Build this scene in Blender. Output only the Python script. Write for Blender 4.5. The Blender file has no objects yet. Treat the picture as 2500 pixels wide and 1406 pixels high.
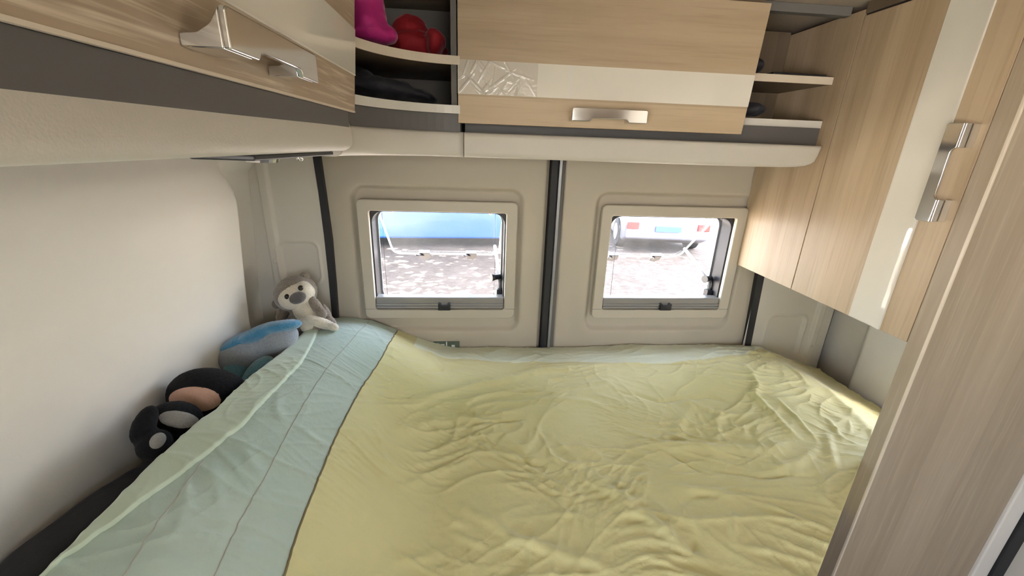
import bpy, bmesh, math, random
import numpy as np
from mathutils import Vector, Matrix, Euler

SC = bpy.context.scene
COL = SC.collection
random.seed(7)

# ------------------------------------------------------------------ camera
FPX, CXP, CYP = 1004.81, 1250.0, 703.0
_a, _b, _c = [math.radians(v) for v in (5.43581, 19.04181, -2.06684)]
_F = np.array([math.sin(_a) * math.cos(_b), math.cos(_a) * math.cos(_b), -math.sin(_b)])
_r = np.array([math.cos(_a), -math.sin(_a), 0.0])
_d = np.cross(_F, _r)
RIGHT = math.cos(_c) * _r + math.sin(_c) * _d
DOWN = -math.sin(_c) * _r + math.cos(_c) * _d
cam_d = bpy.data.cameras.new('camera')
cam_d.sensor_fit = 'HORIZONTAL'; cam_d.sensor_width = 36.0
cam_d.lens = FPX / 2500.0 * 36.0
cam_d.clip_start = 0.01; cam_d.clip_end = 300
cam = bpy.data.objects.new('camera', cam_d); COL.objects.link(cam)
M = Matrix.Identity(4)
for i in range(3):
    M[i][0] = RIGHT[i]; M[i][1] = -DOWN[i]; M[i][2] = -_F[i]
cam.matrix_world = M
SC.camera = cam

# ------------------------------------------------------------------ world, sun, exposure
world = bpy.data.worlds.new('sky'); SC.world = world
world.use_nodes = True
wn = world.node_tree
wn.nodes.clear()
wo = wn.nodes.new('ShaderNodeOutputWorld'); wb = wn.nodes.new('ShaderNodeBackground')
ws = wn.nodes.new('ShaderNodeTexSky'); ws.sky_type = 'NISHITA'
ws.sun_disc = False; ws.sun_elevation = math.radians(52); ws.sun_rotation = math.radians(120)
ws.air_density = 1.0; ws.dust_density = 2.5; ws.ozone_density = 1.0
wb.inputs['Strength'].default_value = 0.6
wm = wn.nodes.new('ShaderNodeMix'); wm.data_type = 'RGBA'; wm.inputs[0].default_value = 0.6
wm.inputs[7].default_value = (1.9, 1.9, 1.95, 1)          # thin bright haze over the blue sky
wn.links.new(ws.outputs[0], wm.inputs[6]); wn.links.new(wm.outputs[2], wb.inputs[0]); wn.links.new(wb.outputs[0], wo.inputs[0])
sun_d = bpy.data.lights.new('sun', 'SUN'); sun_d.energy = 26.0; sun_d.angle = math.radians(0.6)
sun_d.color = (1.0, 0.96, 0.90)
sun = bpy.data.objects.new('sun', sun_d); COL.objects.link(sun)
sun.location = (-6, 3, 12)
sun.rotation_euler = Vector((0.50, 0.10, -0.85)).to_track_quat('-Z', 'Y').to_euler()
def portal(name, loc, direction, sx, sy):
    l = bpy.data.lights.new(name, 'AREA'); l.shape = 'RECTANGLE'; l.size = sx; l.size_y = sy
    l.cycles.is_portal = True
    o = bpy.data.objects.new(name, l); COL.objects.link(o); o.location = loc
    o.rotation_euler = Vector(direction).to_track_quat('-Z', 'Z').to_euler()
portal('daylight_portal', (-0.112, 1.42, -0.35), (0, -1, 0), 0.60, 0.50)
portal('daylight_portal', (0.646, 1.42, -0.35), (0, -1, 0), 0.60, 0.50)
portal('daylight_portal', (0.40, -1.80, 0.06), (0, 1, 0), 0.80, 0.50)
portal('daylight_portal', (-0.80, -0.85, -0.32), (1, 0, 0), 1.05, 0.60)
portal('daylight_portal', (1.42, 0.87, -0.48), (-1, 0, 0), 0.44, 0.38)
vs = SC.view_settings
SC.display_settings.display_device = 'sRGB'
vs.view_transform = 'Standard'; vs.look = 'None'; vs.gamma = 1.0; vs.use_curve_mapping = False
vs.exposure = 3.05
try:
    SC.cycles.use_denoising = True
    SC.cycles.max_bounces = 8; SC.cycles.diffuse_bounces = 5; SC.cycles.transparent_max_bounces = 16
    SC.cycles.sample_clamp_indirect = 8
except Exception:
    pass

# ------------------------------------------------------------------ pixel rays
def ray(x, y):
    return (x - CXP) / FPX * RIGHT + (y - CYP) / FPX * DOWN + _F
def onX(p, X): q = ray(*p); return q * (X / q[0])
def onY(p, Y): q = ray(*p); return q * (Y / q[1])
def onZ(p, Z): q = ray(*p); return q * (Z / q[2])

# ------------------------------------------------------------------ materials
def new_mat(name):
    m = bpy.data.materials.new(name); m.use_nodes = True
    nt = m.node_tree
    return m, nt, nt.nodes['Principled BSDF']
def N(nt, t, **kw):
    n = nt.nodes.new(t)
    for k, v in kw.items(): setattr(n, k, v)
    return n
def lk(nt, a, b): nt.links.new(a, b)
def coords(nt, scale=(1, 1, 1), kind='Object'):
    tc = N(nt, 'ShaderNodeTexCoord'); mp = N(nt, 'ShaderNodeMapping')
    mp.inputs['Scale'].default_value = scale
    lk(nt, tc.outputs[kind], mp.inputs[0]); return mp.outputs[0]
def noise(nt, vec, scale, detail=3, rough=0.5, dist=0.0):
    n = N(nt, 'ShaderNodeTexNoise'); n.inputs['Scale'].default_value = scale
    n.inputs['Detail'].default_value = detail; n.inputs['Roughness'].default_value = rough
    n.inputs['Distortion'].default_value = dist
    lk(nt, vec, n.inputs['Vector']); return n.outputs['Fac']
def ramp(nt, fac, stops):
    r = N(nt, 'ShaderNodeValToRGB'); cr = r.color_ramp
    while len(cr.elements) < len(stops): cr.elements.new(0.5)
    for e, (p, c) in zip(cr.elements, stops):
        e.position = p; e.color = (*c, 1) if len(c) == 3 else c
    lk(nt, fac, r.inputs[0]); return r.outputs[0]
def mixc(nt, fac, a, b, mode='MIX'):
    m = N(nt, 'ShaderNodeMix', data_type='RGBA', blend_type=mode)
    for s, v in ((0, fac), (6, a), (7, b)):
        if isinstance(v, (int, float)): m.inputs[s].default_value = v
        elif isinstance(v, tuple): m.inputs[s].default_value = (*v, 1)
        else: lk(nt, v, m.inputs[s])
    return m.outputs[2]
def bump(nt, b, h, strength, dist):
    n = N(nt, 'ShaderNodeBump'); n.inputs['Strength'].default_value = strength
    n.inputs['Distance'].default_value = dist
    lk(nt, h, n.inputs['Height']); lk(nt, n.outputs[0], b.inputs['Normal'])
def plain(name, col, rough=0.5, metal=0.0, bscale=None, bstr=0.2, bdist=0.001, var=0.0, coat=0.0, sheen=0.0):
    m, nt, b = new_mat(name)
    b.inputs['Base Color'].default_value = (*col, 1); b.inputs['Roughness'].default_value = rough
    b.inputs['Metallic'].default_value = metal
    if coat: b.inputs['Coat Weight'].default_value = coat
    if sheen:
        b.inputs['Sheen Weight'].default_value = sheen; b.inputs['Sheen Roughness'].default_value = 0.4
    v = coords(nt)
    if var:
        n = noise(nt, v, 3.0, 4)
        lo = tuple(c * (1 - var) for c in col); hi = tuple(min(1, c * (1 + var)) for c in col)
        lk(nt, ramp(nt, n, [(0.3, lo), (0.7, hi)]), b.inputs['Base Color'])
    if bscale:
        bump(nt, b, noise(nt, v, bscale, 2), bstr, bdist)
    return m
def wood(name, axis, dark, mid, light, rough=0.42, band=0.055, pore=(0.0, 0.0, 0.0), pore_amt=0.25, wav=0.5, coarse=1.0):
    """axis: index of the grain direction; bands are glued staves across it"""
    m, nt, b = new_mat(name)
    other = [i for i in range(3) if i != axis]
    sc1 = [14.0 * coarse] * 3; sc1[axis] = 1.1
    sc2 = [170.0 * coarse] * 3; sc2[axis] = 5.0
    v1 = coords(nt, tuple(sc1)); v2 = coords(nt, tuple(sc2))
    n1 = noise(nt, v1, 1.0, 5, 0.6, wav)
    n2 = noise(nt, v2, 1.0, 3, 0.65, 0.3)
    tc = N(nt, 'ShaderNodeTexCoord'); sp = N(nt, 'ShaderNodeSeparateXYZ'); lk(nt, tc.outputs['Object'], sp.inputs[0])
    ad = N(nt, 'ShaderNodeMath', operation='ADD'); lk(nt, sp.outputs[other[0]], ad.inputs[0]); lk(nt, sp.outputs[other[1]], ad.inputs[1])
    dv = N(nt, 'ShaderNodeMath', operation='DIVIDE'); lk(nt, ad.outputs[0], dv.inputs[0]); dv.inputs[1].default_value = band
    fl = N(nt, 'ShaderNodeMath', operation='FLOOR'); lk(nt, dv.outputs[0], fl.inputs[0])
    wnz = N(nt, 'ShaderNodeTexWhiteNoise', noise_dimensions='1D'); lk(nt, fl.outputs[0], wnz.inputs['W'])
    c = ramp(nt, n1, [(0.28, dark), (0.5, mid), (0.72, light)])
    bandc = ramp(nt, wnz.outputs['Value'], [(0.0, (0.80, 0.79, 0.78)), (1.0, (1.0, 1.0, 1.0))])
    c = mixc(nt, 1.0, c, bandc, 'MULTIPLY')
    pm = ramp(nt, n2, [(0.52, (0, 0, 0)), (0.68, (1, 1, 1))])
    mul = N(nt, 'ShaderNodeMath', operation='MULTIPLY'); lk(nt, pm, mul.inputs[0]); mul.inputs[1].default_value = pore_amt
    c = mixc(nt, mul.outputs[0], c, pore)
    lk(nt, c, b.inputs['Base Color']); b.inputs['Roughness'].default_value = rough
    bump(nt, b, n2, 0.12, 0.0006)
    return m
def cloth(name, col, col2, sheen=0.7, wr=0.32):
    m, nt, b = new_mat(name)
    v = coords(nt)
    n = noise(nt, v, 5.0, 4)
    lk(nt, ramp(nt, n, [(0.3, col), (0.7, col2)]), b.inputs['Base Color'])
    b.inputs['Roughness'].default_value = 0.75
    b.inputs['Sheen Weight'].default_value = sheen; b.inputs['Sheen Roughness'].default_value = 0.28
    f = noise(nt, v, 70.0, 5, 0.6, 0.6)
    f2 = noise(nt, coords(nt, (900, 900, 900)), 1.0, 1)
    ad = N(nt, 'ShaderNodeMath', operation='MULTIPLY_ADD'); lk(nt, f2, ad.inputs[0]); ad.inputs[1].default_value = 0.12; lk(nt, f, ad.inputs[2])
    bump(nt, b, ad.outputs[0], wr, 0.004)
    return m
def plush(name, col, col2=None, scale=220, sheen=0.6):
    m, nt, b = new_mat(name)
    v = coords(nt); n = noise(nt, v, scale, 3, 0.7)
    c2 = col2 or tuple(min(1, c * 1.5) for c in col)
    lk(nt, ramp(nt, n, [(0.3, col), (0.75, c2)]), b.inputs['Base Color'])
    b.inputs['Roughness'].default_value = 0.95
    b.inputs['Sheen Weight'].default_value = sheen; b.inputs['Sheen Roughness'].default_value = 0.5
    b.inputs['Specular IOR Level'].default_value = 0.15
    bump(nt, b, n, 0.7, 0.004)
    return m
MT = {}
MT['wall'] = plain('beige_plastic', (0.73, 0.695, 0.64), 0.55, bscale=420, bstr=0.25, bdist=0.0006, var=0.03)
MT['panel'] = plain('beige_door_plastic', (0.52, 0.465, 0.375), 0.55, bscale=420, bstr=0.25, bdist=0.0006, var=0.03)
MT['pillar'] = plain('pale_pillar_plastic', (0.63, 0.595, 0.53), 0.5, bscale=420, bstr=0.2, bdist=0.0005, var=0.02)
MT['frame'] = plain('window_frame_plastic', (0.54, 0.49, 0.405), 0.45, bscale=500, bstr=0.1, bdist=0.0005)
MT['trim'] = plain('cream_leatherette', (0.56, 0.53, 0.47), 0.42, bscale=520, bstr=0.35, bdist=0.0008, var=0.02)
MT['ceiling'] = plain('ceiling_cloth', (0.42, 0.36, 0.28), 0.9, bscale=600, bstr=0.3, bdist=0.001, var=0.03)
MT['fascia'] = plain('grey_fascia', (0.105, 0.10, 0.098), 0.45, bscale=300, bstr=0.1, bdist=0.0005, var=0.04)
MT['white'] = plain('cream_gloss_laminate', (0.72, 0.69, 0.61), 0.05, coat=0.4, var=0.01)
MT['edge'] = plain('pale_edge_banding', (0.66, 0.58, 0.47), 0.35, var=0.02)
MT['edge_white'] = plain('pale_grey_edge_banding', (0.66, 0.64, 0.59), 0.3, var=0.02)
MT['chrome'] = plain('chrome', (0.72, 0.72, 0.72), 0.10, metal=1.0, bscale=40, bstr=0.02)
MT['rubber'] = plain('black_rubber', (0.018, 0.018, 0.02), 0.6, bscale=300, bstr=0.2)
MT['dark'] = plain('dark_plastic', (0.02, 0.02, 0.023), 0.4, bscale=300, bstr=0.1)
MT['gap'] = plain('shadow_gap', (0.03, 0.022, 0.018), 0.8, var=0.05)
MT['greymetal'] = plain('grey_aluminium', (0.38, 0.38, 0.39), 0.35, metal=0.6, bscale=200, bstr=0.05)
MT['blind'] = plain('grey_blind_rail', (0.33, 0.32, 0.31), 0.35, metal=0.3, bscale=200, bstr=0.05)
MT['rim'] = plain('clear_acrylic_edge', (0.85, 0.85, 0.86), 0.15, var=0.02)
WD, WM, WL = (0.45, 0.34, 0.215), (0.53, 0.41, 0.27), (0.59, 0.475, 0.33)
MT['wood_h'] = wood('oak_laminate_horizontal', 0, WD, WM, WL, pore=(0.27, 0.19, 0.12))
MT['wood_v'] = wood('oak_laminate_vertical', 2, WD, WM, WL, pore=(0.25, 0.175, 0.11), band=0.07)
MT['wood_y'] = wood('oak_laminate_lengthwise', 1, (0.39, 0.295, 0.20), (0.47, 0.365, 0.255), (0.54, 0.43, 0.31), pore=(0.78, 0.68, 0.54), pore_amt=0.55, coarse=0.8, wav=1.0)
MT['wood_p'] = wood('shaded_oak_laminate_vertical', 2, (0.33, 0.262, 0.185), (0.385, 0.312, 0.228), (0.43, 0.355, 0.265), pore=(0.50, 0.42, 0.32), pore_amt=0.35, band=0.11)  # the cupboard's oak again, darkened to paint in the partition's dimmer light
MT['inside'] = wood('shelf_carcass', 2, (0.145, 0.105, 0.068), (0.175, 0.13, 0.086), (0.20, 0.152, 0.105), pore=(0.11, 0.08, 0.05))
MT['greyback'] = plain('grey_carcass_lining', (0.15, 0.145, 0.135), 0.7, var=0.04)
MT['yellow'] = cloth('yellow_cotton', (0.64, 0.60, 0.30), (0.69, 0.65, 0.34))
MT['teal'] = cloth('pale_teal_cotton', (0.41, 0.52, 0.45), (0.47, 0.57, 0.50))
MT['hem'] = cloth('pale_green_cotton', (0.50, 0.60, 0.46), (0.55, 0.64, 0.51), wr=0.15)
MT['palelight'] = cloth('window_lit_cotton', (0.66, 0.70, 0.52), (0.70, 0.74, 0.58))  # pale tone that paints in the window light on the duvet's far edge
MT['stitch'] = plain('stitch_thread', (0.40, 0.39, 0.33), 0.8, var=0.08)
MT['piping'] = plain('brown_piping', (0.20, 0.155, 0.075), 0.8, var=0.08)
MT['sheet'] = cloth('mattress_ticking', (0.30, 0.30, 0.29), (0.36, 0.36, 0.34))
MT['blackcloth'] = cloth('black_cotton', (0.010, 0.010, 0.012), (0.016, 0.016, 0.018), sheen=0.05)
MT['magenta'] = cloth('magenta_fleece', (0.42, 0.012, 0.16), (0.50, 0.02, 0.20), sheen=0.3)
MT['red'] = cloth('red_fleece', (0.33, 0.012, 0.02), (0.42, 0.02, 0.03), sheen=0.3)
MT['navy'] = cloth('navy_cloth', (0.022, 0.022, 0.03), (0.03, 0.03, 0.04), sheen=0.1)
MT['pl_black'] = plush('black_plush', (0.006, 0.006, 0.007), (0.013, 0.013, 0.014), sheen=0.04)
MT['pl_pink'] = plush('pale_pink_felt', (0.56, 0.34, 0.26), (0.62, 0.39, 0.30), 300, 0.2)
MT['pl_grey'] = plush('grey_felt', (0.27, 0.26, 0.24), (0.33, 0.32, 0.30), 300, 0.2)
MT['pl_brown'] = plush('grey_brown_plush', (0.20, 0.165, 0.13), (0.34, 0.29, 0.235))
MT['pl_cream'] = plush('cream_plush', (0.66, 0.60, 0.48), (0.78, 0.72, 0.60))
MT['pl_nose'] = plush('dark_grey_felt', (0.10, 0.09, 0.085), (0.14, 0.13, 0.12))
MT['pl_blue'] = plush('blue_plush', (0.045, 0.20, 0.36), (0.08, 0.29, 0.48))
MT['pl_teal'] = plush('teal_plush', (0.10, 0.24, 0.29), (0.16, 0.33, 0.38))
MT['pl_lilac'] = plush('grey_blue_plush', (0.25, 0.28, 0.32), (0.34, 0.38, 0.42))
MT['eye'] = plain('shiny_brown_eye', (0.02, 0.012, 0.008), 0.08, var=0.05)
MT['carblue'] = plain('blue_car_paint', (0.022, 0.075, 0.26), 0.3, coat=0.6, var=0.03)
MT['cargrey'] = plain('silver_car_paint', (0.16, 0.16, 0.18), 0.35, coat=0.5, var=0.03)
MT['glassdark'] = plain('tinted_car_glass', (0.03, 0.04, 0.05), 0.05, var=0.02)
MT['tyre'] = plain('tyre_rubber', (0.03, 0.03, 0.03), 0.8, var=0.1)
MT['redlamp'] = plain('red_lamp_lens', (0.4, 0.012, 0.012), 0.3, var=0.03)
MT['blueplate'] = plain('blue_plate', (0.03, 0.09, 0.28), 0.4, var=0.03)
MT['bark'] = plain('bark', (0.14, 0.10, 0.07), 0.9, bscale=30, bstr=0.8, bdist=0.02, var=0.2)
MT['leaf'] = plain('green_leaf', (0.09, 0.17, 0.04), 0.6, var=0.2)
MT['label'] = plain('green_sticker', (0.11, 0.14, 0.10), 0.4, var=0.05)
MT['labelw'] = plain('white_sticker', (0.7, 0.72, 0.66), 0.4, var=0.02)
def film_material():
    m, nt, b = new_mat('clear_protective_film')
    v = coords(nt); n = noise(nt, v, 26, 4, 0.6, 1.2)
    b.inputs['Base Color'].default_value = (0.60, 0.56, 0.49, 1); b.inputs['Roughness'].default_value = 0.06
    b.inputs['Coat Weight'].default_value = 0.5
    r = ramp(nt, n, [(0.30, (0, 0, 0)), (0.48, (1, 1, 1)), (0.52, (0.9, 0.9, 0.9)), (0.70, (0, 0, 0))])
    bump(nt, b, r, 0.12, 0.002)
    return m
MT['film'] = film_material()
def pane_material():
    m = bpy.data.materials.new('scratched_acrylic'); m.use_nodes = True
    nt = m.node_tree; nt.nodes.clear()
    out = N(nt, 'ShaderNodeOutputMaterial'); tr = N(nt, 'ShaderNodeBsdfTransparent'); gl = N(nt, 'ShaderNodeBsdfGlossy')
    df = N(nt, 'ShaderNodeBsdfTranslucent'); df.inputs['Color'].default_value = (0.9, 0.9, 0.92, 1)
    gl.inputs['Roughness'].default_value = 0.03
    tr.inputs['Color'].default_value = (0.93, 0.94, 0.96, 1)
    fr = N(nt, 'ShaderNodeValue'); fr.outputs[0].default_value = 0.012
    v = coords(nt); nz = noise(nt, v, 9, 4)
    hz = ramp(nt, nz, [(0.35, (0.0004, 0.0004, 0.0004)), (0.7, (0.002, 0.002, 0.002))])
    m1 = N(nt, 'ShaderNodeMixShader'); lk(nt, hz, m1.inputs[0]); lk(nt, tr.outputs[0], m1.inputs[1]); lk(nt, df.outputs[0], m1.inputs[2])
    m2 = N(nt, 'ShaderNodeMixShader'); lk(nt, fr.outputs[0], m2.inputs[0]); lk(nt, m1.outputs[0], m2.inputs[1]); lk(nt, gl.outputs[0], m2.inputs[2])
    lk(nt, m2.outputs[0], out.inputs[0]); return m
MT['pane'] = pane_material()
def ground_material():
    """brown leaf litter under the trees behind the van, unseen pale ground added elsewhere to bounce light indoors"""
    m, nt, b = new_mat('leaf_litter_and_bounce_ground')
    v = coords(nt); n1 = noise(nt, v, 1.3, 5, 0.65); n2 = noise(nt, v, 9, 5, 0.7)
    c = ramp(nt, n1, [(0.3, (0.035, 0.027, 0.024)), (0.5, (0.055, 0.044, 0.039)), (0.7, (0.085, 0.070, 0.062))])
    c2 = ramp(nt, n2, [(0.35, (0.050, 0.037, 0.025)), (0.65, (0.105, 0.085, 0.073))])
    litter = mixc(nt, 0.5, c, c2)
    bounce_ground = ramp(nt, n2, [(0.3, (0.30, 0.28, 0.25)), (0.7, (0.40, 0.375, 0.34))])  # pale ground out of view, added to reflect more daylight into the van
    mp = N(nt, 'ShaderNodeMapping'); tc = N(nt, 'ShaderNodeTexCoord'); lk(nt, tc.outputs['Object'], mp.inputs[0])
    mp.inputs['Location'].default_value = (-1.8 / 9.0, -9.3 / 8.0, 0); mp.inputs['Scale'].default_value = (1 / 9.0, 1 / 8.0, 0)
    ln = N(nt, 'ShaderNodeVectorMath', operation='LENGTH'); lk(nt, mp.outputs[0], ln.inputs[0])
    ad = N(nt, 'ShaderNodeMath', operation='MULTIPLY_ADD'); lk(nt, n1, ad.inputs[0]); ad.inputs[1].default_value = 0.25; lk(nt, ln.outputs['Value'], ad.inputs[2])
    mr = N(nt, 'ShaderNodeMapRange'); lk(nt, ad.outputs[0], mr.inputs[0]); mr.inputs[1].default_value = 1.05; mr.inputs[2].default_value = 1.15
    lk(nt, mixc(nt, mr.outputs[0], litter, bounce_ground), b.inputs['Base Color']); b.inputs['Roughness'].default_value = 0.95
    bump(nt, b, n2, 0.6, 0.04); return m
MT['ground'] = ground_material()

# ------------------------------------------------------------------ mesh helpers
def mesh_obj(name, verts, faces, mat, smooth=False):
    me = bpy.data.meshes.new(name)
    me.from_pydata([tuple(map(float, v)) for v in verts], [], faces)
    me.update()
    if smooth:
        me.polygons.foreach_set('use_smooth', [True] * len(me.polygons))
    me.materials.append(MT[mat])
    o = bpy.data.objects.new(name, me); COL.objects.link(o)
    return o
def bm_obj(name, bm, mat, smooth=False, bevel=0.0, seg=2):
    bmesh.ops.recalc_face_normals(bm, faces=bm.faces)
    me = bpy.data.meshes.new(name); bm.to_mesh(me); bm.free()
    if smooth or bevel:
        me.polygons.foreach_set('use_smooth', [True] * len(me.polygons))
    me.materials.append(MT[mat])
    o = bpy.data.objects.new(name, me); COL.objects.link(o)
    if bevel:
        md = o.modifiers.new('bevel', 'BEVEL'); md.width = bevel; md.segments = seg; md.limit_method = 'ANGLE'; md.angle_limit = math.radians(35)
        md.harden_normals = True
    return o
def add_box(bm, x0, x1, y0, y1, z0, z1):
    vs_ = [bm.verts.new((x, y, z)) for x in (x0, x1) for y in (y0, y1) for z in (z0, z1)]
    for f in ((0, 1, 3, 2), (4, 6, 7, 5), (0, 4, 5, 1), (2, 3, 7, 6), (0, 2, 6, 4), (1, 5, 7, 3)):
        bm.faces.new([vs_[i] for i in f])
def box(name, x0, x1, y0, y1, z0, z1, mat, bevel=0.0015):
    bm = bmesh.new(); add_box(bm, x0, x1, y0, y1, z0, z1); return bm_obj(name, bm, mat, bevel=bevel)
def hexa(name, pts, mat, bevel=0.0015):
    """pts: 4 front corners then 4 back corners, same order"""
    bm = bmesh.new(); v = [bm.verts.new(tuple(map(float, p))) for p in pts]
    for f in ((0, 1, 2, 3), (7, 6, 5, 4), (0, 4, 5, 1), (1, 5, 6, 2), (2, 6, 7, 3), (3, 7, 4, 0)):
        bm.faces.new([v[i] for i in f])
    return bm_obj(name, bm, mat, bevel=bevel)
def prism(name, poly, vec, mat, bevel=0.0, smooth=False):
    """poly: list of 3d points, extruded by vec"""
    bm = bmesh.new(); a = [bm.verts.new(tuple(map(float, p))) for p in poly]
    b = [bm.verts.new(tuple(float(p[i] + vec[i]) for i in range(3))) for p in poly]
    n = len(a); bm.faces.new(a); bm.faces.new(b[::-1])
    for i in range(n): bm.faces.new((a[i], a[(i + 1) % n], b[(i + 1) % n], b[i]))
    return bm_obj(name, bm, mat, bevel=bevel, smooth=smooth)
def sweep(name, sections, mat, smooth=True, closed=False, cap=True):
    """sections: list of rings (each same number of points); lofted"""
    verts = [p for s in sections for p in s]; n = len(sections[0]); faces = []
    m = len(sections)
    for i in range(m - 1 + (1 if closed else 0)):
        for j in range(n):
            a = i * n + j; b = i * n + (j + 1) % n; i2 = (i + 1) % m
            faces.append((a, b, i2 * n + (j + 1) % n, i2 * n + j))
    if cap and not closed:
        faces.append(tuple(range(n - 1, -1, -1))); faces.append(tuple((m - 1) * n + j for j in range(n)))
    o = mesh_obj(name, verts, faces, mat)
    bm = bmesh.new(); bm.from_mesh(o.data); bmesh.ops.recalc_face_normals(bm, faces=bm.faces); bm.to_mesh(o.data); bm.free()
    if smooth:
        for p in o.data.polygons: p.use_smooth = len(p.vertices) == 4
    return o
def tube(name, path, r, mat, n=8):
    path = [Vector(p) for p in path]; secs = []
    for i, p in enumerate(path):
        t = (path[min(i + 1, len(path) - 1)] - path[max(i - 1, 0)]).normalized()
        u = t.cross(Vector((0, 0, 1)));
        if u.length < 1e-3: u = t.cross(Vector((1, 0, 0)))
        u.normalize(); w = t.cross(u)
        rr = r[i] if isinstance(r, (list, tuple)) else r
        secs.append([p + rr * (math.cos(k * 2 * math.pi / n) * u + math.sin(k * 2 * math.pi / n) * w) for k in range(n)])
    return sweep(name, secs, mat)
def rrect(x0, x1, z0, z1, r, seg=6):
    pts = []
    for cx, cz, a0 in ((x1 - r, z1 - r, 0), (x0 + r, z1 - r, 90), (x0 + r, z0 + r, 180), (x1 - r, z0 + r, 270)):
        for k in range(seg + 1):
            a = math.radians(a0 + 90 * k / seg); pts.append((cx + r * math.cos(a), cz + r * math.sin(a)))
    return pts
def ring(name, outer, inner, y0, y1, mat, bevel=0.002):
    """frame between two outlines with equal counts, from y0 (room side) to y1"""
    n = len(outer); bm = bmesh.new()
    L = [[bm.verts.new((p[0], y, p[1])) for p in o] for o, y in ((outer, y0), (inner, y0), (inner, y1), (outer, y1))]
    for a in range(4):
        A, B = L[a], L[(a + 1) % 4]
        for i in range(n): bm.faces.new((A[i], A[(i + 1) % n], B[(i + 1) % n], B[i]))
    return bm_obj(name, bm, mat, bevel=bevel)
def blob(name, parts, voxel, mat, smooth_it=6, noise_amp=0.0):
    """one continuous surface grown over overlapping ellipsoids: (centre, radii, euler)"""
    bm = bmesh.new()
    for c, r, e in parts:
        mtx = Matrix.Translation(Vector(c)) @ Euler(e).to_matrix().to_4x4() @ Matrix.Diagonal((*r, 1))
        bmesh.ops.create_uvsphere(bm, u_segments=24, v_segments=14, radius=1.0, matrix=mtx)
    me = bpy.data.meshes.new(name); bm.to_mesh(me); bm.free()
    o = bpy.data.objects.new(name, me); COL.objects.link(o)
    md = o.modifiers.new('r', 'REMESH'); md.mode = 'VOXEL'; md.voxel_size = voxel
    sm = o.modifiers.new('s', 'SMOOTH'); sm.iterations = smooth_it; sm.factor = 0.5
    dg = bpy.context.evaluated_depsgraph_get()
    me2 = bpy.data.meshes.new_from_object(o.evaluated_get(dg), depsgraph=dg)
    o.modifiers.clear(); o.data = me2; me2.name = name
    if noise_amp:
        nv = len(me2.vertices); co = np.empty(nv * 3); me2.vertices.foreach_get('co', co)
        nn = np.empty(nv * 3); me2.vertices.foreach_get('normal', nn)
        rs = np.random.RandomState(len(name)); co += nn * np.repeat(rs.uniform(-noise_amp, noise_amp, nv), 3)
        me2.vertices.foreach_set('co', co); me2.update()
    me2.materials.clear(); me2.materials.append(MT[mat])
    me2.polygons.foreach_set('use_smooth', [True] * len(me2.polygons))
    return o
def put(o, parent):
    o.parent = parent
    o.matrix_parent_inverse = parent.matrix_basis.inverted() if parent.type == 'EMPTY' else Matrix.Identity(4)
    return o
def thing(name, loc, label, cat, group=None):
    o = bpy.data.objects.new(name, None); COL.objects.link(o); o.location = loc
    o.empty_display_size = 0.05
    o.matrix_basis = Matrix.Translation(Vector(loc))
    o['label'] = label; o['category'] = cat
    if group: o['group'] = group
    return o
def tag(o, label, cat, group=None):
    o['label'] = label; o['category'] = cat
    if group: o['group'] = group
    return o
def struct(o, label, cat):
    o['kind'] = 'structure'; o['label'] = label; o['category'] = cat
    return o
def sstep(a, b, x):
    t = np.clip((x - a) / (b - a), 0, 1); return t * t * (3 - 2 * t)
def sd_rrect(x, z, cx, cz, hx, hz, r):
    qx = np.abs(x - cx) - hx + r; qz = np.abs(z - cz) - hz + r
    return np.hypot(np.maximum(qx, 0), np.maximum(qz, 0)) + np.minimum(np.maximum(qx, qz), 0) - r
def grid_obj(name, P, mat, mask=None, flip=False):
    """P: (m, n, 3) array"""
    m, n = P.shape[:2]; idx = np.arange(m * n).reshape(m, n)
    q = np.stack([idx[:-1, :-1], idx[:-1, 1:], idx[1:, 1:], idx[1:, :-1]], -1)
    if mask is not None: q = q[mask]
    q = q.reshape(-1, 4)
    if flip: q = q[:, ::-1]
    me = bpy.data.meshes.new(name)
    me.vertices.add(m * n); me.vertices.foreach_set('co', P.reshape(-1).astype(np.float32))
    k = len(q); me.loops.add(k * 4); me.loops.foreach_set('vertex_index', q.reshape(-1).astype(np.int32))
    me.polygons.add(k); me.polygons.foreach_set('loop_start', np.arange(0, k * 4, 4, dtype=np.int32))
    me.polygons.foreach_set('loop_total', np.full(k, 4, dtype=np.int32))
    me.update(calc_edges=True); me.validate()
    me.polygons.foreach_set('use_smooth', [True] * len(me.polygons))
    me.materials.append(MT[mat])
    o = bpy.data.objects.new(name, me); COL.objects.link(o); return o

ZC = 0.335          # ceiling
YF = -1.75          # open front of the rear compartment
YW = 1.285          # rear door plane
GZ = -2.05          # ground outside

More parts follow.
